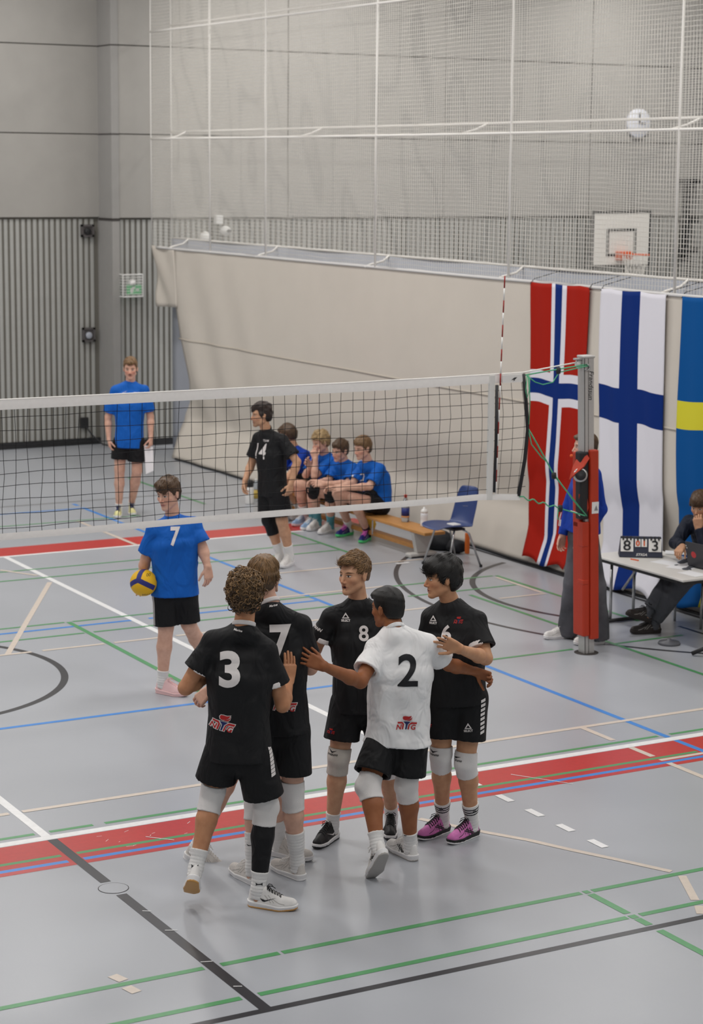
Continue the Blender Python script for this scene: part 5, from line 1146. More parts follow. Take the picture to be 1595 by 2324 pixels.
    sho = sdf_obj(st_.get('name', 'shorts'), f_short, lo, hi, hS, st_['m'], root)
    # --- socks, knee pads, sleeves on the legs
    for q in 'LR':
        K, A_, H = j['k'+q], j['a'+q], j['h'+q]; L = np.linalg.norm(A_-K); sd_ = nrm(A_-K)
        def f_leg(P, q=q): return ev(leg[q], P)
        k = sp.get('socks', {}).get(q)
        if k:
            top = A_-sd_*k['h']; rg_ = k.get('off', 0.0055)
            def f_sock(P, top=top, sd_=sd_, A_=A_, q=q, rg_=rg_):
                d = f_leg(P, q)-rg_; t = (P-top.astype(f32))@sd_.astype(f32); d = d-0.002*np.exp(-(t*60)**2)+0.0012*np.sin(t*330)*(t > 0.03); return np.maximum(np.maximum(d, -t), (P-(A_+sd_*0.055).astype(f32))@sd_.astype(f32))
            lo, hi = bbox([top, A_], 0.085); so2 = sdf_obj('sock', f_sock, lo, hi, 0.006, k['m'], root)
            for b_ in k.get('bands', []):
                def f_band(P, b_=b_, top=top, sd_=sd_, q=q, rg_=rg_): return np.maximum(f_leg(P, q)-rg_-0.002, np.abs((P-top.astype(f32))@sd_.astype(f32)-b_)-0.0045)
                sdf_obj('sock_stripe', f_band, top-0.085, top+0.085, 0.0042, M_PRINTK, so2)
            if k.get('logo'):
                shp, uu, vv, sz = k['logo']; O = march(f_sock, uu, vv, h0); decal('sock_logo', f_sock, (shp[0]*sz, shp[1]), O, RH, ZZ, -FH, M_PRINTK, so2, 0.01, 0.002)
        k = sp.get('pads', {}).get(q)
        if k:
            axm = nrm(nrm(K-H)+sd_); kf = K-(H+A_)/2; kf = nrm(kf) if np.linalg.norm(kf) > 0.03 else fH; u0, u1 = k.get('span', (-0.095, 0.095)); fo = folds(7, 0.002, 2.0, 2.2)
            td = nrm(K-H)
            def f_pad(P, K=K, axm=axm, kf=kf, q=q, u0=u0, u1=u1, td=td, sd_=sd_):
                d = f_leg(P, q)-0.008; d = smin(d, d_ell(P, K+kf*0.024*s, (0.048*s,)*3), 0.03); d = d+fo(P)
                return np.maximum(np.maximum(d, (P-(K+sd_*u1).astype(f32))@sd_.astype(f32)), -((P-(K+td*u0).astype(f32))@td.astype(f32)))
            lo, hi = bbox([K+td*u0, K+sd_*u1], 0.10); po_ = sdf_obj(k.get('name', 'knee_pad'), f_pad, lo, hi, 0.0065, k['m'], root)
            if k.get('logo'):
                uu, vv = k['logo']; O = march(f_pad, uu, vv, h0)
                V, Fc = text2d('mizuno', 0.014, 0.02, 0.25); decal('pad_logo', f_pad, (V, Fc), O-ZZ*0.016, RH, ZZ, -FH, M_PRINTK, po_, 0.01, 0.002); decal('pad_logo', f_pad, poly2d([(-0.022, 0.014), (-0.004, 0.002), (0.004, 0.004), (0.026, 0.008), (0.004, -0.002), (-0.004, -0.008), (-0.010, -0.006)]), O, RH, ZZ, -FH, M_PRINTK, po_, 0.01, 0.002)
        k = sp.get('calf', {}).get(q)
        if k:
            def f_calf(P, K=K, A_=A_, q=q, sd_=sd_): return np.maximum(np.maximum(f_leg(P, q)-0.004, (P-(A_-sd_*0.07).astype(f32))@sd_.astype(f32)), -((P-(K+sd_*0.06).astype(f32))@sd_.astype(f32)))
            lo, hi = bbox([K, A_], 0.09); sdf_obj('calf_sleeve', f_calf, lo, hi, 0.007, M_PADB, root)
    # --- shoes
    for q in 'LR':
        c, sd, fw, up, sc = shoes[q]; k = sp['shoe_m']
        Mx = Matrix(np.column_stack([np.append(sd*sc, 0), np.append(fw*sc, 0), np.append(up*sc, 0), np.append(c, 1)]).tolist())
        so2 = link('shoe', SHOE[0], root, k['upper']); so2.matrix_basis = Mx
        link('midsole', SHOE[1], so2, k['sole']); link('outsole', SHOE[3], so2, k.get('out', k['sole'])); link('laces', SHOE[2], so2, k.get('lace', k['upper']))
        if k.get('mark') is None:
            for sdd in (-1, 1): link('overlay', emblem_mesh('panel', sdd), so2, k.get('over', M_SGREY), kind='stuff')
        else:
            for sdd in (-1, 1): link('overlay', emblem_mesh('panel', sdd), so2, k.get('over', M_SGREY), kind='stuff'); link('emblem', emblem_mesh(k['mark'], sdd), so2, k['mark_m'])
    # --- prints
    for pr in sp.get('prints', []):
        kind, u, v, side = pr[0], pr[1], pr[2], pr[3]; opt = pr[4] if len(pr) > 4 else {}
        fn, par = (f_short, sho) if opt.get('on') == 'shorts' else (f_shirt, so)
        O = march(fn, u, v, h0)
        n = {'f': fS, 'b': -fS, 'c': -FH}.get(side) if isinstance(side, str) else camvec(side)
        if opt.get('on') == 'shorts' and isinstance(side, str) and side in 'fb': n = fH if side == 'f' else -fH
        n = nrm(n+ZZ*opt.get('tiltup', 0.0)); up = sp_ax-n*(sp_ax@n); up = nrm(up); ex = np.cross(up, n); r_ = math.radians(opt.get('rot', 0)); ex, up = ex*math.cos(r_)+up*math.sin(r_), up*math.cos(r_)-ex*math.sin(r_); m = opt.get('m', M_PRINTW); sz = opt.get('size', 0.2)
        if kind == 'emblem': put_emblem(fn, O, ex, up, n, par, opt.get('size', 1.0), opt.get('backing', False))
        elif kind == 'maker': put_select(fn, O, ex, up, n, par, m, opt.get('size', 1.0))
        elif kind == 'bars':
            for i in range(opt.get('n', 8)):
                y = -i*opt.get('pitch', 0.027); shp = poly2d([(-0.018, -0.008), (0.018, 0.002), (0.018, 0.020), (-0.018, 0.010)]); decal('side_bar', fn, (shp[0]+[0, y], shp[1]), O, ex, up, n, M_PRINTW, par, 0.02)
        elif kind == 'poly': decal('print', fn, (opt['shape'][0]*sz, opt['shape'][1]), O, ex, up, n, m, par, 0.012)
        else: V, Fc = text2d(kind, sz, opt.get('bold', 0.045), opt.get('shear', 0.0)); decal('number' if kind.isdigit() else 'lettering', fn, (V*[opt.get('wide', 1.0), 1], Fc), O, ex, up, n, m, par, 0.014)
    return root, j, dict(f_shirt=f_shirt, f_short=f_short, wor=wor, J=J, fS=fS, HC=HC)
M_SGREY = mat('shoe_overlay_grey', S(176, 172, 168), rough=0.6)
M_SW = mat('shoe_white', S(232, 229, 226), rough=0.55, var=0.03, vscale=40); M_SOLEW = mat('sole_white', S(236, 234, 234), rough=0.5); M_GUM = mat('sole_gum', S(200, 150, 86), rough=0.5)
M_SK = mat('shoe_black', S(28, 28, 30), rough=0.55); M_SP = mat('shoe_pink', S(214, 120, 186), rough=0.55, var=0.05, vscale=60); M_SPP = mat('shoe_pale_pink', S(240, 200, 200), rough=0.55, var=0.03); M_SG = mat('shoe_light_grey', S(214, 208, 202), rough=0.6, var=0.05, vscale=60)
M_SNAVY = mat('shoe_navy', S(36, 40, 120), rough=0.5); M_SMULTI = mat('sole_green', S(90, 214, 130), rough=0.5); M_LPINK = mat('lace_pink', S(228, 110, 196), rough=0.6); M_SYEL = mat('shoe_white_yellow', S(228, 222, 160), rough=0.5, var=0.2, vscale=18); M_LNAVY = mat('lace_navy', S(40, 50, 96), rough=0.6); M_SBLK2 = mat('shoe_dark', S(48, 42, 40), rough=0.6)
# ------------------------------------------------------------------ the players in the huddle
H_CURL = dict(col='curly_brown', style='curly', top=0.030, sides=0.022, back=0.020, fringe=0.04, nape=-0.085, amp=0.006, freq=90, strands=900, smin=-0.075, seed=3, burn=-0.03)
black_sh = dict(m=M_BLACKJ, collar=M_PRINTW, cuff=M_PRINTW)
WS = dict(upper=M_SW, sole=M_SOLEW, lace=M_SW)
UAMARK = poly2d([(-0.03, 0.012), (-0.012, 0.004), (0.012, 0.004), (0.03, 0.012), (0.026, 0.0), (0.03, -0.012), (0.012, -0.004), (-0.012, -0.004), (-0.03, -0.012), (-0.026, 0.0)])
LEAF = poly2d([(-0.02, 0.0), (-0.012, 0.006), (-0.004, 0.004), (0.0, 0.018), (0.004, 0.004), (0.012, 0.006), (0.02, 0.0), (0.012, -0.008), (-0.012, -0.008)])
SWO = (SWOOSH[0]*0.55, SWOOSH[1])
def HND(d, n, curl=0.5, spread=0.08, **k): return dict(d=d, n=n, curl=curl, spread=spread, **k)
HANG = dict(L=HND((0, -1, 0.1), (-0.8, 0, 0.2), 0.6), R=HND((0, -1, 0.1), (0.8, 0, 0.2), 0.6))
person(dict(label='player in black jersey 3 seen from behind with curly hair', anchor=(600, 2052), h=0.008,
    j=dict(head=(558, 1352, 0.03), neck=(553, 1420, 0.0), sL=(483, 1458, 0.0), sR=(608, 1478, 0.03), eL=(421, 1561, -0.02), eR=(641, 1600, 0.05), wL=(494, 1522, 0.17), wR=(655, 1546, 0.24), hL=(500, 1708, 0.0), hR=(580, 1712, 0.0), kL=(481, 1806, 0.02), kR=(606, 1838, 0.02)),
    face=(176, 4, 4), skin=skin_mat('skin_3', SKIN_TAN, S(170, 100, 90), BROW['curly_brown']), hair=H_CURL,
    hands=dict(L=HND((0.6, 0.6, 0.6), (0.3, -0.4, 0.8)), R=HND((0.06, 1.0, 0.15), (-0.5, 0.0, 0.86), 0.14, 0.015)),
    shirt=dict(black_sh, hem=0.03, seed=3, sleeve=0.60, sl_r=0.078, flare=0.015), shorts=dict(m=M_BLACKS, hem=dict(L=0.62, R=0.74), r=(0.105, 0.118)),
    socks=dict(L=dict(h=0.10, m=M_SOCK, logo=(UAMARK, 442, 1966, 0.7)), R=dict(h=0.105, m=M_SOCK, logo=(UAMARK, 588, 2007, 0.7))), pads=dict(L=dict(m=M_PADW, span=(-0.075, 0.095)), R=dict(m=M_PADW, span=(-0.10, 0.085))), calf=dict(R=1),
    shoes=dict(L=('j', (438, 2001, -0.24), (429, 2032, 0.0)), R=('g', (562, 2054), (664, 2066))), shoe_m=dict(upper=M_SW, sole=M_SOLEW, out=M_GUM, lace=M_SK, mark='swoosh', mark_m=M_PRINTK),
    prints=[('3', 521, 1519, 'b', dict(size=0.197, bold=0.035, wide=1.05)), ('emblem', 507, 1641, 'b', dict(size=0.95, backing=True, rot=-12)), ('bars', 612, 1698, (0.75, 0, -0.7), dict(on='shorts', n=8, pitch=0.021)), ('Marine', 540, 1430, 'b', dict(size=0.012, bold=0.02, shear=0.3, rot=-8))]))
person(dict(label='player in black jersey 7 seen from behind, partly covered by player 3', anchor=(625, 1998), h=0.008,
    j=dict(head=(599, 1312, 0.03), neck=(611, 1370, 0.0), sL=(566, 1406, 0.03), sR=(682, 1419, 0.03), eL=(528, 1515, 0.08), eR=(704, 1516, 0.08), wL=(476, 1566, 0.22), wR=(706, 1506, 0.32), hL=(598, 1652, 0.02), hR=(667, 1654, 0.0), kL=(580, 1828, 0.03), kR=(663, 1804, 0.0)),
    face=(172, 6, 0), skin=skin_mat('skin_7', SKIN_FAIR, S(180, 110, 100), BROW['light_brown']), hair=dict(col='light_brown', style='swept', top=0.024, sides=0.012, back=0.014, nape=-0.075, amp=0.003, strands=1560, smin=-0.02, len=0.075, mess=0.22, lift=0.008, sink=0.016, seed=5),
    hands=dict(L=HND((-0.75, -0.72, 0.0), (0.3, -0.5, 0.8), 0.95), R=HND((-0.2, 0.3, 1), (-1, 0, 0))),
    shirt=dict(black_sh, hem=0.02, seed=8, sleeve=0.66, sl_r=0.075), shorts=dict(m=M_BLACKS, hem=0.66, r=(0.102, 0.114)),
    socks=dict(L=dict(h=0.20, m=M_SOCK, logo=(SWO, 568, 1918, 1.0)), R=dict(h=0.20, m=M_SOCK)), pads=dict(L=dict(m=M_PADW, span=(-0.08, 0.08)), R=dict(m=M_PADW, span=(-0.085, 0.085))),
    shoes=dict(L=('g', (586, 2012), (535, 1984)), R=('g', (690, 2000), (628, 1974))), shoe_m=dict(upper=M_SG, sole=M_SOLEW, lace=M_SW),
    prints=[('7', 637, 1458, 'b', dict(size=0.20, bold=0.035, wide=0.9)), ('emblem', 648, 1597, 'b', dict(size=0.95, backing=True, rot=-6)), ('Marine', 620, 1374, 'b', dict(size=0.012, bold=0.02, shear=0.3, rot=6))]))
person(dict(label='player mostly hidden behind players 3 and 7, white shoes visible', anchor=(545, 1962), h=0.011, hf=0.006, hs=0.011,
    j=dict(head=(597, 1328, 0.03), neck=(592, 1374, 0.0), sL=(572, 1412, 0.14), sR=(592, 1412, -0.1), eL=(545, 1480, 0.2), eR=(560, 1490, -0.1), wL=(590, 1540, 0.2), wR=(590, 1540, 0.0), hL=(560, 1610, 0.08), hR=(572, 1614, -0.06), kL=(512, 1782, 0.08), kR=(625, 1790, 0.05)),
    face=(178, 0, 0), skin=skin_mat('skin_h', SKIN_FAIR, S(180, 110, 100), BROW['brown']), hair=dict(col='brown', style='swept', top=0.012, sides=0.006, back=0.008, amp=0.003, h=0.007),
    hands=dict(L=HND((0.8, -0.3, 0), (0, -1, 0), hide=True), R=HND((0.8, -0.3, 0), (0, -1, 0), hide=True)),
    shirt=dict(m=M_BLACKJ, hem=0.02, build=0.9), build=0.9, shorts=dict(m=M_BLACKS, hem=0.66, r=(0.095, 0.105)), socks=dict(L=dict(h=0.1, m=M_SOCK), R=dict(h=0.16, m=M_SOCK)),
    shoes=dict(L=('j', (415, 1945, 0.12), (468, 1968, 0.08)), R=('g', (612, 1938), (655, 1946))), shoe_m=dict(upper=M_SG, sole=M_SOLEW, lace=M_SW),
    prints=[('bars', 600, 1556, (0.3, 0, -1), dict(on='shorts', n=5, pitch=0.022))]))
person(dict(label='player in black jersey 8 with parted lips, looking left', anchor=(800, 1905), h=0.008, hf=0.004,
    j=dict(head=(802, 1304, 0.0), neck=(812, 1362, 0.03), sL=(887, 1406, 0.04), sR=(750, 1402, 0.0), eL=(918, 1490, 0.12), eR=(714, 1474, 0.02), wL=(890, 1550, 0.1), wR=(688, 1500, -0.12), hL=(852, 1598, 0.0), hR=(784, 1598, 0.0), kL=(884, 1734, 0.0), kR=(768, 1726, -0.04)),
    face=(-42, -2, -3), mouth=1.9, skin=skin_mat('skin_8', SKIN_WARM, S(190, 112, 100), BROW['light_brown'], redness=0.35, open=1.0), hair=dict(col='light_brown', style='swept', top=0.024, sides=0.004, back=0.006, fringe=0.066, nape=-0.05, front=0.018, burn=-0.005, amp=0.003, strands=1248, smin=0.02, len=0.05, mess=0.3, crown=(-0.05, -0.07, 0.12), flow=(0.5, 0.2, 0.0), lift=0.014, sink=0.014, seed=11),
    hands=dict(L=HND((-0.4, -0.6, 0), (0, -0.3, 1), hide=True), R=HND((-0.8, 0.1, -0.2), (0, -1, 0), hide=True)),
    shirt=dict(black_sh, hem=0.04, seed=12, sleeve=0.66, sl_r=0.076, col_front=0.02), shorts=dict(m=M_BLACKS, hem=0.62, r=(0.104, 0.114)), socks=dict(L=dict(h=0.075, m=M_SOCK), R=dict(h=0.075, m=M_SOCK)), pads=dict(R=dict(m=M_PADG, span=(-0.08, 0.085), logo=(755, 1706)), L=dict(m=M_PADW, span=(-0.08, 0.085))),
    shoes=dict(L=('g', (888, 1876), (884, 1914)), R=('g', (764, 1898), (712, 1930))), shoe_m=dict(upper=M_SK, sole=M_SOLEW, lace=M_SK, out=M_SK, over=M_SK, mark='swoosh', mark_m=M_PRINTW),
    prints=[('8', 825, 1437, 'f', dict(size=0.092, bold=0.02)), ('maker', 784, 1399, 'f', dict(size=0.95)), ('emblem', 751, 1659, 'f', dict(on='shorts', size=0.35)), ('NEUMANN', 716, 1420, (-0.7, 0, -0.7), dict(size=0.018, bold=0.03, rot=-25))]))
person(dict(label='player in white jersey 2 seen from behind with both arms spread', anchor=(915, 1958), h=0.008, s=0.98,
    j=dict(head=(877, 1379, 0.05), neck=(897, 1432, 0.0), sL=(857, 1474, -0.02), sR=(967, 1464, 0.0), eL=(818, 1547, -0.20), eR=(1018, 1508, 0.16), wL=(734, 1512, -0.40), wR=(1078, 1524, 0.30), hL=(868, 1672, 0.0), hR=(936, 1672, 0.0), kL=(834, 1788, -0.16), kR=(921, 1788, 0.0)),
    face=(-128, 6, 0), skin=skin_mat('skin_2', SKIN_BROWN, S(140, 78, 66), BROW['black']), hair=dict(col='black', style='swept', top=0.016, sides=0.006, back=0.008, fringe=0.055, nape=-0.07, amp=0.0015, freq=160, strands=1500, smin=0.0, len=0.020, mess=0.5, rad=0.28, lift=0.006, sink=0.002, seed=15),
    hands=dict(L=HND((-0.85, 0.42, -0.05), (-0.15, -0.2, 1.0), 0.3, 0.16), R=HND((0.92, -0.35, 0.0), (0.0, -0.6, -0.8), 1.25, 0.02)),
    shirt=dict(m=M_WHITEJ, collar=M_WHITEJ, col_front=0.2, hem=0.035, seed=21, sleeve=0.66, sl_r=0.084, loose=0.016, fold=0.008, flare=0.03), build=1.04, shorts=dict(m=M_BLACKS, hem=0.72, r=(0.105, 0.118)),
    socks=dict(L=dict(h=0.075, m=M_SOCK), R=dict(h=0.075, m=M_SOCK, logo=(SWO, 922, 1895, 0.9))), pads=dict(L=dict(m=M_PADW, span=(-0.08, 0.075)), R=dict(m=M_PADW, span=(-0.08, 0.085))),
    shoes=dict(L=('j', (874, 1938, -0.44), (842, 1998, -0.27)), R=('g', (944, 1956), (893, 1930))), shoe_m=dict(upper=M_SW, sole=M_SOLEW, lace=M_SW, out=M_SGREY, mark='cross', mark_m=M_PRINTK),
    prints=[('2', 926, 1522, 'b', dict(size=0.185, bold=0.02, m=M_PRINTK)), ('emblem', 923, 1640, 'b', dict(size=0.88)), ('bars', 825, 1684, (-0.6, 0, -0.8), dict(on='shorts', n=7, pitch=0.026, rot=8))]))
person(dict(label='player in black jersey 6 with black hair and pink shoes', anchor=(1020, 1908), h=0.008, hf=0.004,
    j=dict(head=(1001, 1312, 0.0), neck=(1021, 1368, 0.04), sL=(1082, 1409, -0.03), sR=(976, 1401, 0.05), eL=(1102, 1494, -0.16), eR=(968, 1490, 0.08), wL=(1043, 1473, -0.42), wR=(1000, 1545, -0.05), hL=(1072, 1584, 0.0), hR=(1004, 1584, 0.0), kL=(1055, 1732, -0.03), kR=(1000, 1722, -0.02)),
    face=(-74, 2, -4), mouth=0.5, skin=skin_mat('skin_6', S(204, 154, 118), S(176, 104, 94), BROW['black'], redness=0.5), hair=dict(col='black', style='swept', top=0.034, sides=0.018, back=0.026, fringe=0.040, nape=-0.105, front=0.020, burn=-0.03, amp=0.003, strands=1680, smin=-0.04, len=0.075, mess=0.18, flow=(0, 0.3, 0.0), lift=0.008, sink=0.016, seed=18),
    hands=dict(L=HND((-0.86, 0.42, -0.15), (0.1, -0.3, -1.0), 0.22, 0.16), R=HND((0.5, -0.8, 0), (0, 0, 1), hide=True)),
    shirt=dict(black_sh, hem=0.03, seed=25, sleeve=0.70, sl_r=0.080, col_front=0.0), shorts=dict(m=M_BLACKS, hem=0.62, r=(0.106, 0.118)),
    socks=dict(L=dict(h=0.13, m=M_SOCK, bands=(0.022, 0.040, 0.058), logo=(LEAF, 1078, 1842, 0.8)), R=dict(h=0.13, m=M_SOCK, bands=(0.022, 0.040, 0.058), logo=(LEAF, 1001, 1836, 0.8))), pads=dict(L=dict(m=M_PADW, span=(-0.075, 0.09), logo=(1036, 1718)), R=dict(m=M_PADW, span=(-0.08, 0.085), logo=(984, 1706))),
    shoes=dict(L=('g', (1084, 1893), (1012, 1920)), R=('g', (1018, 1884), (946, 1910))), shoe_m=dict(upper=M_SP, sole=M_SK, out=M_SOLEW, over=M_SK, lace=M_SK, mark='cross', mark_m=M_PRINTK),
    prints=[('6', 1013, 1437, 'f', dict(size=0.10, bold=0.02)), ('maker', 983, 1405, 'f', dict(size=0.9)), ('emblem', 1041, 1407, 'f', dict(size=0.42)), ('maker', 1062, 1650, 'f', dict(on='shorts', size=0.95)), ('emblem', 974, 1643, (-0.5, 0, -0.8), dict(on='shorts', size=0.35)), ('bars', 1096, 1592, (0.75, 0, -0.65), dict(on='shorts', n=8, pitch=0.028, rot=-4))]))
# ------------------------------------------------------------------ the player with the ball
P7, j7, _ = person(dict(label='player in blue jersey 7 holding a yellow volleyball', anchor=(385, 1573), h=0.009, hf=0.005,
    j=dict(head=(381, 1121, -0.02), neck=(392, 1176, 0.02), sL=(439, 1192, 0.03), sR=(351, 1203, -0.03), eL=(459, 1243, 0.0), eR=(331, 1268, 0.02), wL=(471, 1286, -0.05), wR=(319, 1320, 0.09), hL=(422, 1340, 0.02), hR=(372, 1342, -0.02), kL=(428, 1420, 0.03), kR=(377, 1428, -0.02)),
    face=(-32, 8, -4), skin=skin_mat('skin_b7', SKIN_FAIR, S(186, 110, 104), BROW['brown']), hair=dict(col='brown', style='swept', top=0.024, sides=0.010, back=0.012, fringe=0.034, front=0.02, amp=0.004, strands=720, smin=0.0, len=0.05, mess=0.5, flow=(0, 0.6, 0), seed=31, h=0.006),
    hands=dict(L=HND((0.1, -1.0, -0.1), (-0.6, 0, 0.6), 0.5), R=HND((0.12, -0.75, -0.62), (0.25, 0.65, -0.75), 0.55, 0.2)),
    shirt=dict(m=M_BLUEJ, collar=M_BLUEJ, hem=0.03, seed=33, sleeve=0.78, sl_r=0.080, fold=0.005, loose=0.012, col_front=0.2), shorts=dict(m=M_BLACKS, hem=0.88, r=(0.098, 0.099)), socks=dict(L=dict(h=0.08, m=M_SOCK), R=dict(h=0.09, m=M_SOCK)),
    shoes=dict(L=('g', (468, 1536), (505, 1550)), R=('g', (354, 1571), (412, 1580))), shoe_m=dict(upper=M_SPP, sole=M_SPP, lace=M_SPP, over=M_SPP, mark='dot', mark_m=M_PRINTK),
    prints=[('7', 398, 1217, 'f', dict(size=0.145, bold=0.03, wide=0.75, shear=0.12)), ('SPORTS', 424, 1178, 'f', dict(size=0.02, bold=0.01)), ('poly', 347, 1345, (-0.9, 0, -0.5), dict(on='shorts', shape=poly2d([(-0.012, 0.0), (-0.006, 0.0), (-0.006, -0.26), (-0.012, -0.26)], [(0.0, 0.0), (0.006, 0.0), (0.006, -0.26), (0.0, -0.26)], [(0.012, 0.0), (0.018, 0.0), (0.018, -0.26), (0.012, -0.26)]), size=1.0))]))
# volleyball
bc = onplane(325.5, 1322.5, 1, 0)*0; h7 = float((ground(385, 1573)-CAM)@FH); d_ = ray(325.5, 1322.5); bc = CAM+d_*(h7-0.10)/(d_@FH); BR = 0.105
ball = thing('volleyball', 'yellow and blue volleyball held at hip height', 'ball', tuple(bc))
def ball_panels():
    bm = bmesh.new(); bmesh.ops.create_uvsphere(bm, u_segments=180, v_segments=110, radius=1.0)
    N0 = nrm((-0.30, 0.36, 0.88)); arms = [nrm(a_) for a_ in ((0.05, 0.99, -0.1), (-0.97, -0.30, 0.0), (0.90, -0.40, 0.15))]
    def arcd(p, a_, b_):
        n = nrm(np.cross(a_, b_)); t = nrm(p-n*(p@n)); ang = math.acos(max(-1, min(1, float(a_@b_)))); on = float(np.cross(a_, t)@n) >= 0 and math.acos(max(-1, min(1, float(a_@t)))) <= ang
        return abs(math.asin(max(-1, min(1, float(p@n))))) if on else min(math.acos(max(-1, min(1, float(p@a_)))), math.acos(max(-1, min(1, float(p@b_)))))
    def cls(p):
        p = np.array(p); q = p if p@N0 > 0 else -p
        return 1 if min(arcd(q, N0, a_) for a_ in arms) < 0.19 else 0
    out = {}
    for k in (0, 1): out[k] = ([], [], {})
    for f in bm.faces:
        V, Fc, idx = out[cls(f.calc_center_median())]; q = []
        for v in f.verts:
            if v.index not in idx: idx[v.index] = len(V); V.append(np.array(v.co))
            q.append(idx[v.index])
        Fc.append(tuple(q))
    bm.free(); return out
bp_ = ball_panels(); MBy = mat('ball_yellow', S(238, 186, 20), rough=0.5, bump=0.3, bscale=400); MBb = mat('ball_blue', S(40, 44, 120), rough=0.5, bump=0.3, bscale=400)
for k, nm, m_, rr in ((0, 'yellow_panels', MBy, BR), (1, 'blue_panels', MBb, BR*0.999)):
    V, Fc, _i = bp_[k]; link(nm, mesh(nm, [bc+(RH*v[0]+ZZ*v[1]-FH*v[2])*rr for v in V], [tuple(reversed(f)) for f in Fc]), ball, m_, True)
f_ball = lambda P: np.linalg.norm(P-bc.astype(f32), axis=1)-f32(BR)
for txt, dx, dy in (('00', 0.045, 0.075), ('MVA', 0.03, -0.085)):
    V, Fc = text2d(txt, 0.022, 0.0); decal('marker_writing', f_ball, (V, Fc), bc+RH*dx+ZZ*dy, RH, nrm(ZZ+FH*0.4), -FH, M_PRINTK, ball, 0.01, 0.001, 0.2)
# ------------------------------------------------------------------ people further back
H14 = dict(col='dark', style='swept', top=0.026, sides=0.010, back=0.012, fringe=0.045, amp=0.005, strands=384, smin=0.02, len=0.04, mess=0.6, seed=41, h=0.007)
far = dict(h=0.0115, hf=0.0065, hs=0.0115)
person(dict(far, label='coach in blue polo and black shorts holding a white sheet', anchor=(285, 1172), hf=0.006,
    j=dict(head=(296, 837, 0.0), neck=(296, 871, 0.03), sL=(327, 886, 0.0), sR=(263, 887, 0.0), eL=(341, 945, 0.02), eR=(245, 948, 0.02), wL=(342, 993, -0.03), wR=(247, 997, -0.03), hL=(312, 1005, 0.0), hR=(274, 1005, 0.0), kL=(311, 1072, 0.0), kR=(271, 1070, 0.0)),
    face=(2, 4, 0), skin=skin_mat('skin_c', SKIN_FAIR, S(186, 116, 108), BROW['light_brown'], moustache=0.8, redness=0.8), hair=dict(col='light_brown', style='swept', top=0.026, sides=0.006, back=0.008, fringe=0.062, amp=0.003, strands=288, smin=0.05, len=0.04, seed=43, h=0.007),
    hands=dict(L=HND((0.0, -1, -0.1), (-0.8, 0, 0.2), 1.0), R=HND((0.15, -1, -0.1), (0.8, 0, 0.2), 0.7)),
    shirt=dict(m=M_BLUEJ, collar=M_DKBLUE, hem=0.05, seed=45, sleeve=0.80, sl_r=0.078, loose=0.008, col_front=0.2, col_h=0.02), build=0.96, shorts=dict(m=M_BLACKS, hem=dict(L=0.62, R=0.55), r=(0.105, 0.115)), socks=dict(L=dict(h=0.05, m=M_SOCK), R=dict(h=0.05, m=M_SOCK)),
    shoes=dict(L=('g', (297, 1162), (304, 1173)), R=('g', (271, 1168), (264, 1181))), shoe_m=dict(upper=M_SYEL, sole=M_SOLEW, lace=M_LNAVY),
    prints=[('poly', 276, 893, 'f', dict(shape=SWOOSH, size=1.4, rot=10)), ('SPORT', 315, 893, 'f', dict(size=0.03, bold=0.02))]))
pc = ground(285, 1172); hC = float((pc-CAM)@FH)
def JC(u, v, h): d = ray(u, v); return CAM+d*h/(d@FH)
V = [JC(327, 1010, hC-0.06), JC(347, 1014, hC-0.03), JC(349, 1068, hC-0.05), JC(331, 1076, hC-0.08)]
o = MB().add(V+[p_+FH*0.004 for p_ in V], [(0, 1, 2, 3), (7, 6, 5, 4), (0, 4, 5, 1), (1, 5, 6, 2), (2, 6, 7, 3), (3, 7, 4, 0)]).obj('paper_sheet', M_PAPER); tag(o, 'white line-up sheet hanging from the coach\'s hand', 'paper')
person(dict(far, label='walking player in black jersey 14 with a black knee sleeve', anchor=(645, 1284), hf=0.006,
    j=dict(head=(592, 942, -0.02), neck=(604, 978, 0.02), sL=(641, 1000, -0.12), sR=(586, 994, 0.12), eL=(674, 1048, -0.2), eR=(571, 1052, 0.16), wL=(660, 1098, -0.25), wR=(556, 1090, 0.05), hL=(633, 1116, -0.08), hR=(606, 1114, 0.08), kL=(640, 1186, -0.08), kR=(610, 1184, 0.05)),
    face=(-72, 2, 0), skin=skin_mat('skin_14', SKIN_WARM, S(170, 100, 90), BROW['dark'], stubble=0.35), hair=H14, hands=dict(L=HND((-0.2, -1, -0.1), (-0.6, 0, 0.6), 0.8), R=HND((-0.1, -1, -0.1), (0.6, 0, -0.3), 0.7)),
    shirt=dict(m=M_BLACKJ, hem=0.04, seed=47, sleeve=0.72, sl_r=0.080, collar=M_BLACKJ, col_front=0.2), shorts=dict(m=M_BLACKS, hem=0.78, r=(0.104, 0.114)), socks=dict(L=dict(h=0.13, m=M_SOCK), R=dict(h=0.13, m=M_SOCK)), pads=dict(R=dict(m=M_PADB, name='knee_sleeve', span=(-0.11, 0.14))),
    shoes=dict(L=('g', (663, 1280), (640, 1290)), R=('g', (640, 1277), (617, 1288))), shoe_m=WS,
    prints=[('14', 591, 1024, 'f', dict(size=0.16, bold=0.012, shear=0.1, wide=0.95)), ('TEAM', 604, 1000, 'f', dict(size=0.022, bold=0.01))]))
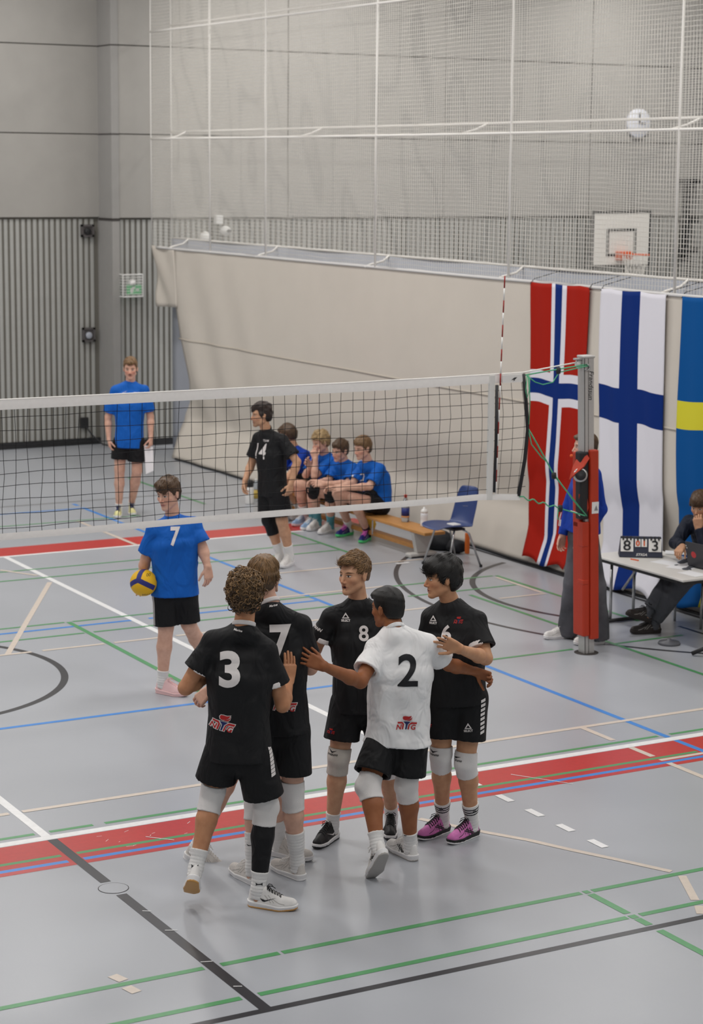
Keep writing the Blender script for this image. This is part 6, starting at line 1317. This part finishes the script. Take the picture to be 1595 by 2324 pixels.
# players on the bench, facing the court
def sitter(label, hipx, hipy, headpx, **k):
    hp3 = onplane(hipx, hipy, 0, 2.12); h0 = float((hp3-CAM)@FH)
    d = dict(far, label=label, h0=h0, group='players seated on the bench'); d.update(k); return person(d)
BS = dict(m=M_BLUEJ, hem=0.0, sleeve=0.80, sl_r=0.080, fold=0.005, loose=0.010)
SS = dict(m=M_BLACKS, hem=0.55, r=(0.100, 0.108))
sitter('seated player in blue nearest the free end of the bench', 858, 1150, None, bend=0.05,
    j=dict(head=(822, 1017, -0.12), neck=(835, 1050, -0.06), sL=(862, 1066, -0.17), sR=(822, 1058, 0.12), eL=(838, 1104, -0.30), eR=(800, 1098, 0.0), wL=(782, 1108, -0.38), wR=(762, 1108, -0.16), hL=(866, 1148, -0.10), hR=(848, 1144, 0.07), kL=(800, 1130, -0.32), kR=(764, 1122, -0.08)),
    face=(-52, 10, 0), skin=skin_mat('skin_s1', SKIN_FAIR, S(190, 116, 110), BROW['light_brown'], redness=0.7), hair=dict(col='light_brown', style='swept', top=0.024, sides=0.010, back=0.012, fringe=0.05, amp=0.004, strands=240, smin=0.03, len=0.045, seed=51, h=0.007),
    hands=dict(L=HND((-1, -0.05, -0.1), (0, -0.5, 0.8), 0.6), R=HND((-1, -0.05, -0.2), (0, -0.6, -0.6), 0.7)), shirt=dict(BS, seed=52), shorts=SS, socks=dict(L=dict(h=0.08, m=M_PADB), R=dict(h=0.12, m=M_SOCK)),
    shoes=dict(L=('g', (838, 1224), (803, 1240)), R=('g', (800, 1212), (752, 1222))), shoe_m=dict(upper=M_SNAVY, sole=M_SMULTI, lace=M_LPINK), prints=[('17', 812, 1086, 'f', dict(size=0.09, bold=0.02))])
sitter('seated smiling player in blue second from the free bench end', 805, 1140, None, bend=0.05,
    j=dict(head=(771, 1022, -0.12), neck=(781, 1050, -0.06), sL=(802, 1064, -0.16), sR=(763, 1056, 0.13), eL=(790, 1098, -0.30), eR=(745, 1092, 0.02), wL=(735, 1098, -0.38), wR=(722, 1094, -0.14), hL=(812, 1133, -0.09), hR=(795, 1129, 0.08), kL=(748, 1122, -0.28), kR=(708, 1114, -0.05)),
    face=(-48, 12, 6), mouth=0.3, skin=skin_mat('skin_s2', SKIN_FAIR, S(190, 116, 110), BROW['brown']), hair=dict(col='brown', style='swept', top=0.020, sides=0.008, back=0.010, fringe=0.05, amp=0.004, strands=216, smin=0.03, len=0.045, seed=54, h=0.007),
    hands=dict(L=HND((-1, 0.05, -0.1), (0, -0.5, 0.8), 0.8), R=HND((-1, 0.0, -0.2), (0, -0.6, -0.6), 0.8)), shirt=dict(BS, seed=55), shorts=SS, pads=dict(R=dict(m=M_PADB, span=(-0.07, 0.08)), L=dict(m=M_PADB, span=(-0.07, 0.08))), socks=dict(L=dict(h=0.16, m=cloth_mat('sock_teal', S(96, 160, 170))), R=dict(h=0.16, m=cloth_mat('sock_teal', S(96, 160, 170)))),
    shoes=dict(L=('g', (757, 1206), (706, 1218)), R=('g', (728, 1198), (684, 1210))), shoe_m=WS, prints=[])
sitter('blond seated player in blue resting his chin on his hand', 758, 1128, None, bend=0.05,
    j=dict(head=(727, 1004, -0.12), neck=(737, 1034, -0.06), sL=(756, 1046, -0.14), sR=(720, 1040, 0.13), eL=(714, 1080, -0.32), eR=(694, 1078, 0.02), wL=(716, 1042, -0.30), wR=(705, 1060, -0.12), hL=(766, 1120, -0.08), hR=(750, 1116, 0.08), kL=(705, 1108, -0.26), kR=(676, 1100, -0.02)),
    face=(-60, 12, 0), skin=skin_mat('skin_s3', SKIN_FAIR, S(190, 116, 110), BROW['pale']), hair=dict(col='pale', style='curly', top=0.030, sides=0.014, back=0.012, fringe=0.05, amp=0.006, strands=160, smin=0.0, seed=57, h=0.007),
    hands=dict(L=HND((-0.3, 0.9, 0.1), (0.4, 0, 0.8), 1.1), R=HND((-0.4, 0.6, -0.2), (0.4, 0, -0.6), 0.9)), shirt=dict(BS, seed=58), shorts=SS, socks=dict(L=dict(h=0.14, m=cloth_mat('sock_teal', S(96, 160, 170))), R=dict(h=0.14, m=M_SOCK)),
    shoes=dict(L=('g', (716, 1196), (676, 1206)), R=('g', (698, 1188), (662, 1196))), shoe_m=dict(upper=mat('shoe_sky', S(150, 180, 214), rough=0.6), sole=M_SOLEW, lace=M_SW), prints=[])
sitter('seated player in dark blue half hidden behind the walking player', 705, 1112, None, bend=0.06,
    j=dict(head=(652, 988, -0.02), neck=(668, 1018, -0.02), sL=(690, 1032, -0.12), sR=(660, 1026, 0.14), eL=(660, 1076, -0.25), eR=(636, 1070, 0.02), wL=(640, 1098, -0.35), wR=(625, 1090, -0.1), hL=(714, 1105, -0.08), hR=(698, 1101, 0.08), kL=(668, 1098, -0.24), kR=(640, 1092, 0.0)),
    face=(-115, 18, 0), skin=skin_mat('skin_s4', SKIN_WARM, S(180, 106, 100), BROW['brown']), hair=dict(col='brown', style='swept', top=0.022, sides=0.012, back=0.014, amp=0.005, strands=216, smin=0.0, len=0.05, seed=60, h=0.007),
    hands=dict(L=HND((-0.8, -0.4, -0.1), (0, -0.5, 0.8), 0.8), R=HND((-0.8, -0.4, -0.1), (0, -0.5, 0.8), 0.8)), shirt=dict(BS, m=M_DKBLUE, seed=61), shorts=SS, socks=dict(L=dict(h=0.1, m=M_SOCK), R=dict(h=0.1, m=M_SOCK)),
    shoes=dict(L=('g', (706, 1180), (674, 1188)), R=('g', (690, 1174), (658, 1181))), shoe_m=WS, prints=[])
# referee beside the post
PR, jR, xR = person(dict(far, label='referee in blue long sleeves and dark jeans behind the post', anchor=(1318, 1458), h=0.010,
    j=dict(head=(1326, 1013, 0.0), neck=(1332, 1058, 0.02), sL=(1346, 1078, -0.18), sR=(1318, 1074, 0.17), eL=(1361, 1156, -0.16), eR=(1291, 1150, 0.16), wL=(1330, 1222, -0.2), wR=(1277, 1214, 0.10), hL=(1334, 1216, -0.09), hR=(1312, 1212, 0.09), kL=(1352, 1330, -0.06), kR=(1302, 1326, 0.06)),
    face=(-80, 2, 0), skin=skin_mat('skin_r', SKIN_FAIR, S(186, 110, 104), BROW['brown']), hair=dict(col='brown', style='swept', top=0.012, sides=0.005, back=0.006, fringe=0.06, amp=0.002, h=0.007),
    hands=dict(L=HND((-0.6, -0.8, 0), (0.3, 0, 1), 0.7), R=HND((-0.2, -1, -0.1), (0.4, 0, -0.8), 0.7)), shirt=dict(m=M_DKBLUE, collar=M_DKBLUE, hem=-0.03, seed=63, sleeve=2.0, fold=0.006, loose=0.008, col_front=0.2), shorts=dict(m=M_JEANS, hem=2.0, r=(0.090, 0.086), r2=0.096, name='jeans', fold=0.005, drop=0.06),
    shoes=dict(L=('g', (1372, 1460), (1305, 1464)), R=('g', (1302, 1446), (1247, 1450))), shoe_m=WS, prints=[]))
wp = xR['wor']((0.004, 0.098, -0.072)); wt = thing('whistle', 'orange whistle in the referee\'s mouth', 'whistle', tuple(wp))
MB().lathe([(0.0, 0), (0.012, 0.0), (0.014, 0.01), (0.012, 0.022), (0, 0.024)], (0, 0, 0), 14).xf(Matrix.Translation(wp-RH*0.022-ZZ*0.006) @ Matrix.Rotation(math.pi/2, 4, 'X')).obj('whistle_body', M_ORANGE, wt, True); MB().tube([wp-RH*0.02, wp+RH*0.006], 0.007, 6).obj('mouthpiece', M_ORANGE, wt, True)
# scorer at the table
hsx = onplane(1612, 1262, 0, 2.74); person(dict(far, label='scorer in a navy jacket leaning his chin on his fist', h0=float((hsx-CAM)@FH), h=0.010,
    j=dict(head=(1588, 1148, -0.30), neck=(1602, 1186, -0.20), sL=(1640, 1206, -0.30), sR=(1566, 1186, -0.02), eL=(1604, 1258, -0.60), eR=(1534, 1232, -0.20), wL=(1585, 1200, -0.52), wR=(1548, 1240, -0.42), hL=(1626, 1280, -0.10), hR=(1592, 1272, 0.08), kL=(1556, 1312, -0.62), kR=(1530, 1304, -0.45)),
    face=(-30, 14, 0), skin=skin_mat('skin_sc', SKIN_WARM, S(170, 100, 92), BROW['brown'], moustache=0.5, stubble=0.25), hair=dict(col='brown', style='swept', top=0.024, sides=0.014, back=0.014, fringe=0.022, front=0.02, amp=0.004, strands=336, smin=0.0, len=0.06, mess=0.3, flow=(0, 0.7, 0), seed=66, h=0.0065),
    hands=dict(L=HND((-0.15, 1.0, -0.05), (0.2, 0.1, 0.9), 1.2, 0.02), R=HND((-0.4, -0.35, -0.6), (0.1, -0.9, 0.2), 1.0, 0.02)), bend=0.05, shirt=dict(m=M_NAVY, collar=M_NAVY, hem=0.0, seed=68, sleeve=1.9, fold=0.006, loose=0.012, col_front=0.2, col_h=0.025), shorts=dict(m=M_TROUS, hem=2.0, r=(0.092, 0.084), r2=0.062, name='trousers', drop=-0.03, fold=0.005),
    socks=dict(L=dict(h=0.1, m=M_TROUS), R=dict(h=0.1, m=M_TROUS)), shoes=dict(L=('g', (1500, 1436), (1447, 1438)), R=('j', (1474, 1412, -0.50), (1428, 1400, -0.62))), shoe_m=dict(upper=M_SBLK2, sole=M_SBLK2, lace=M_SK), prints=[]))
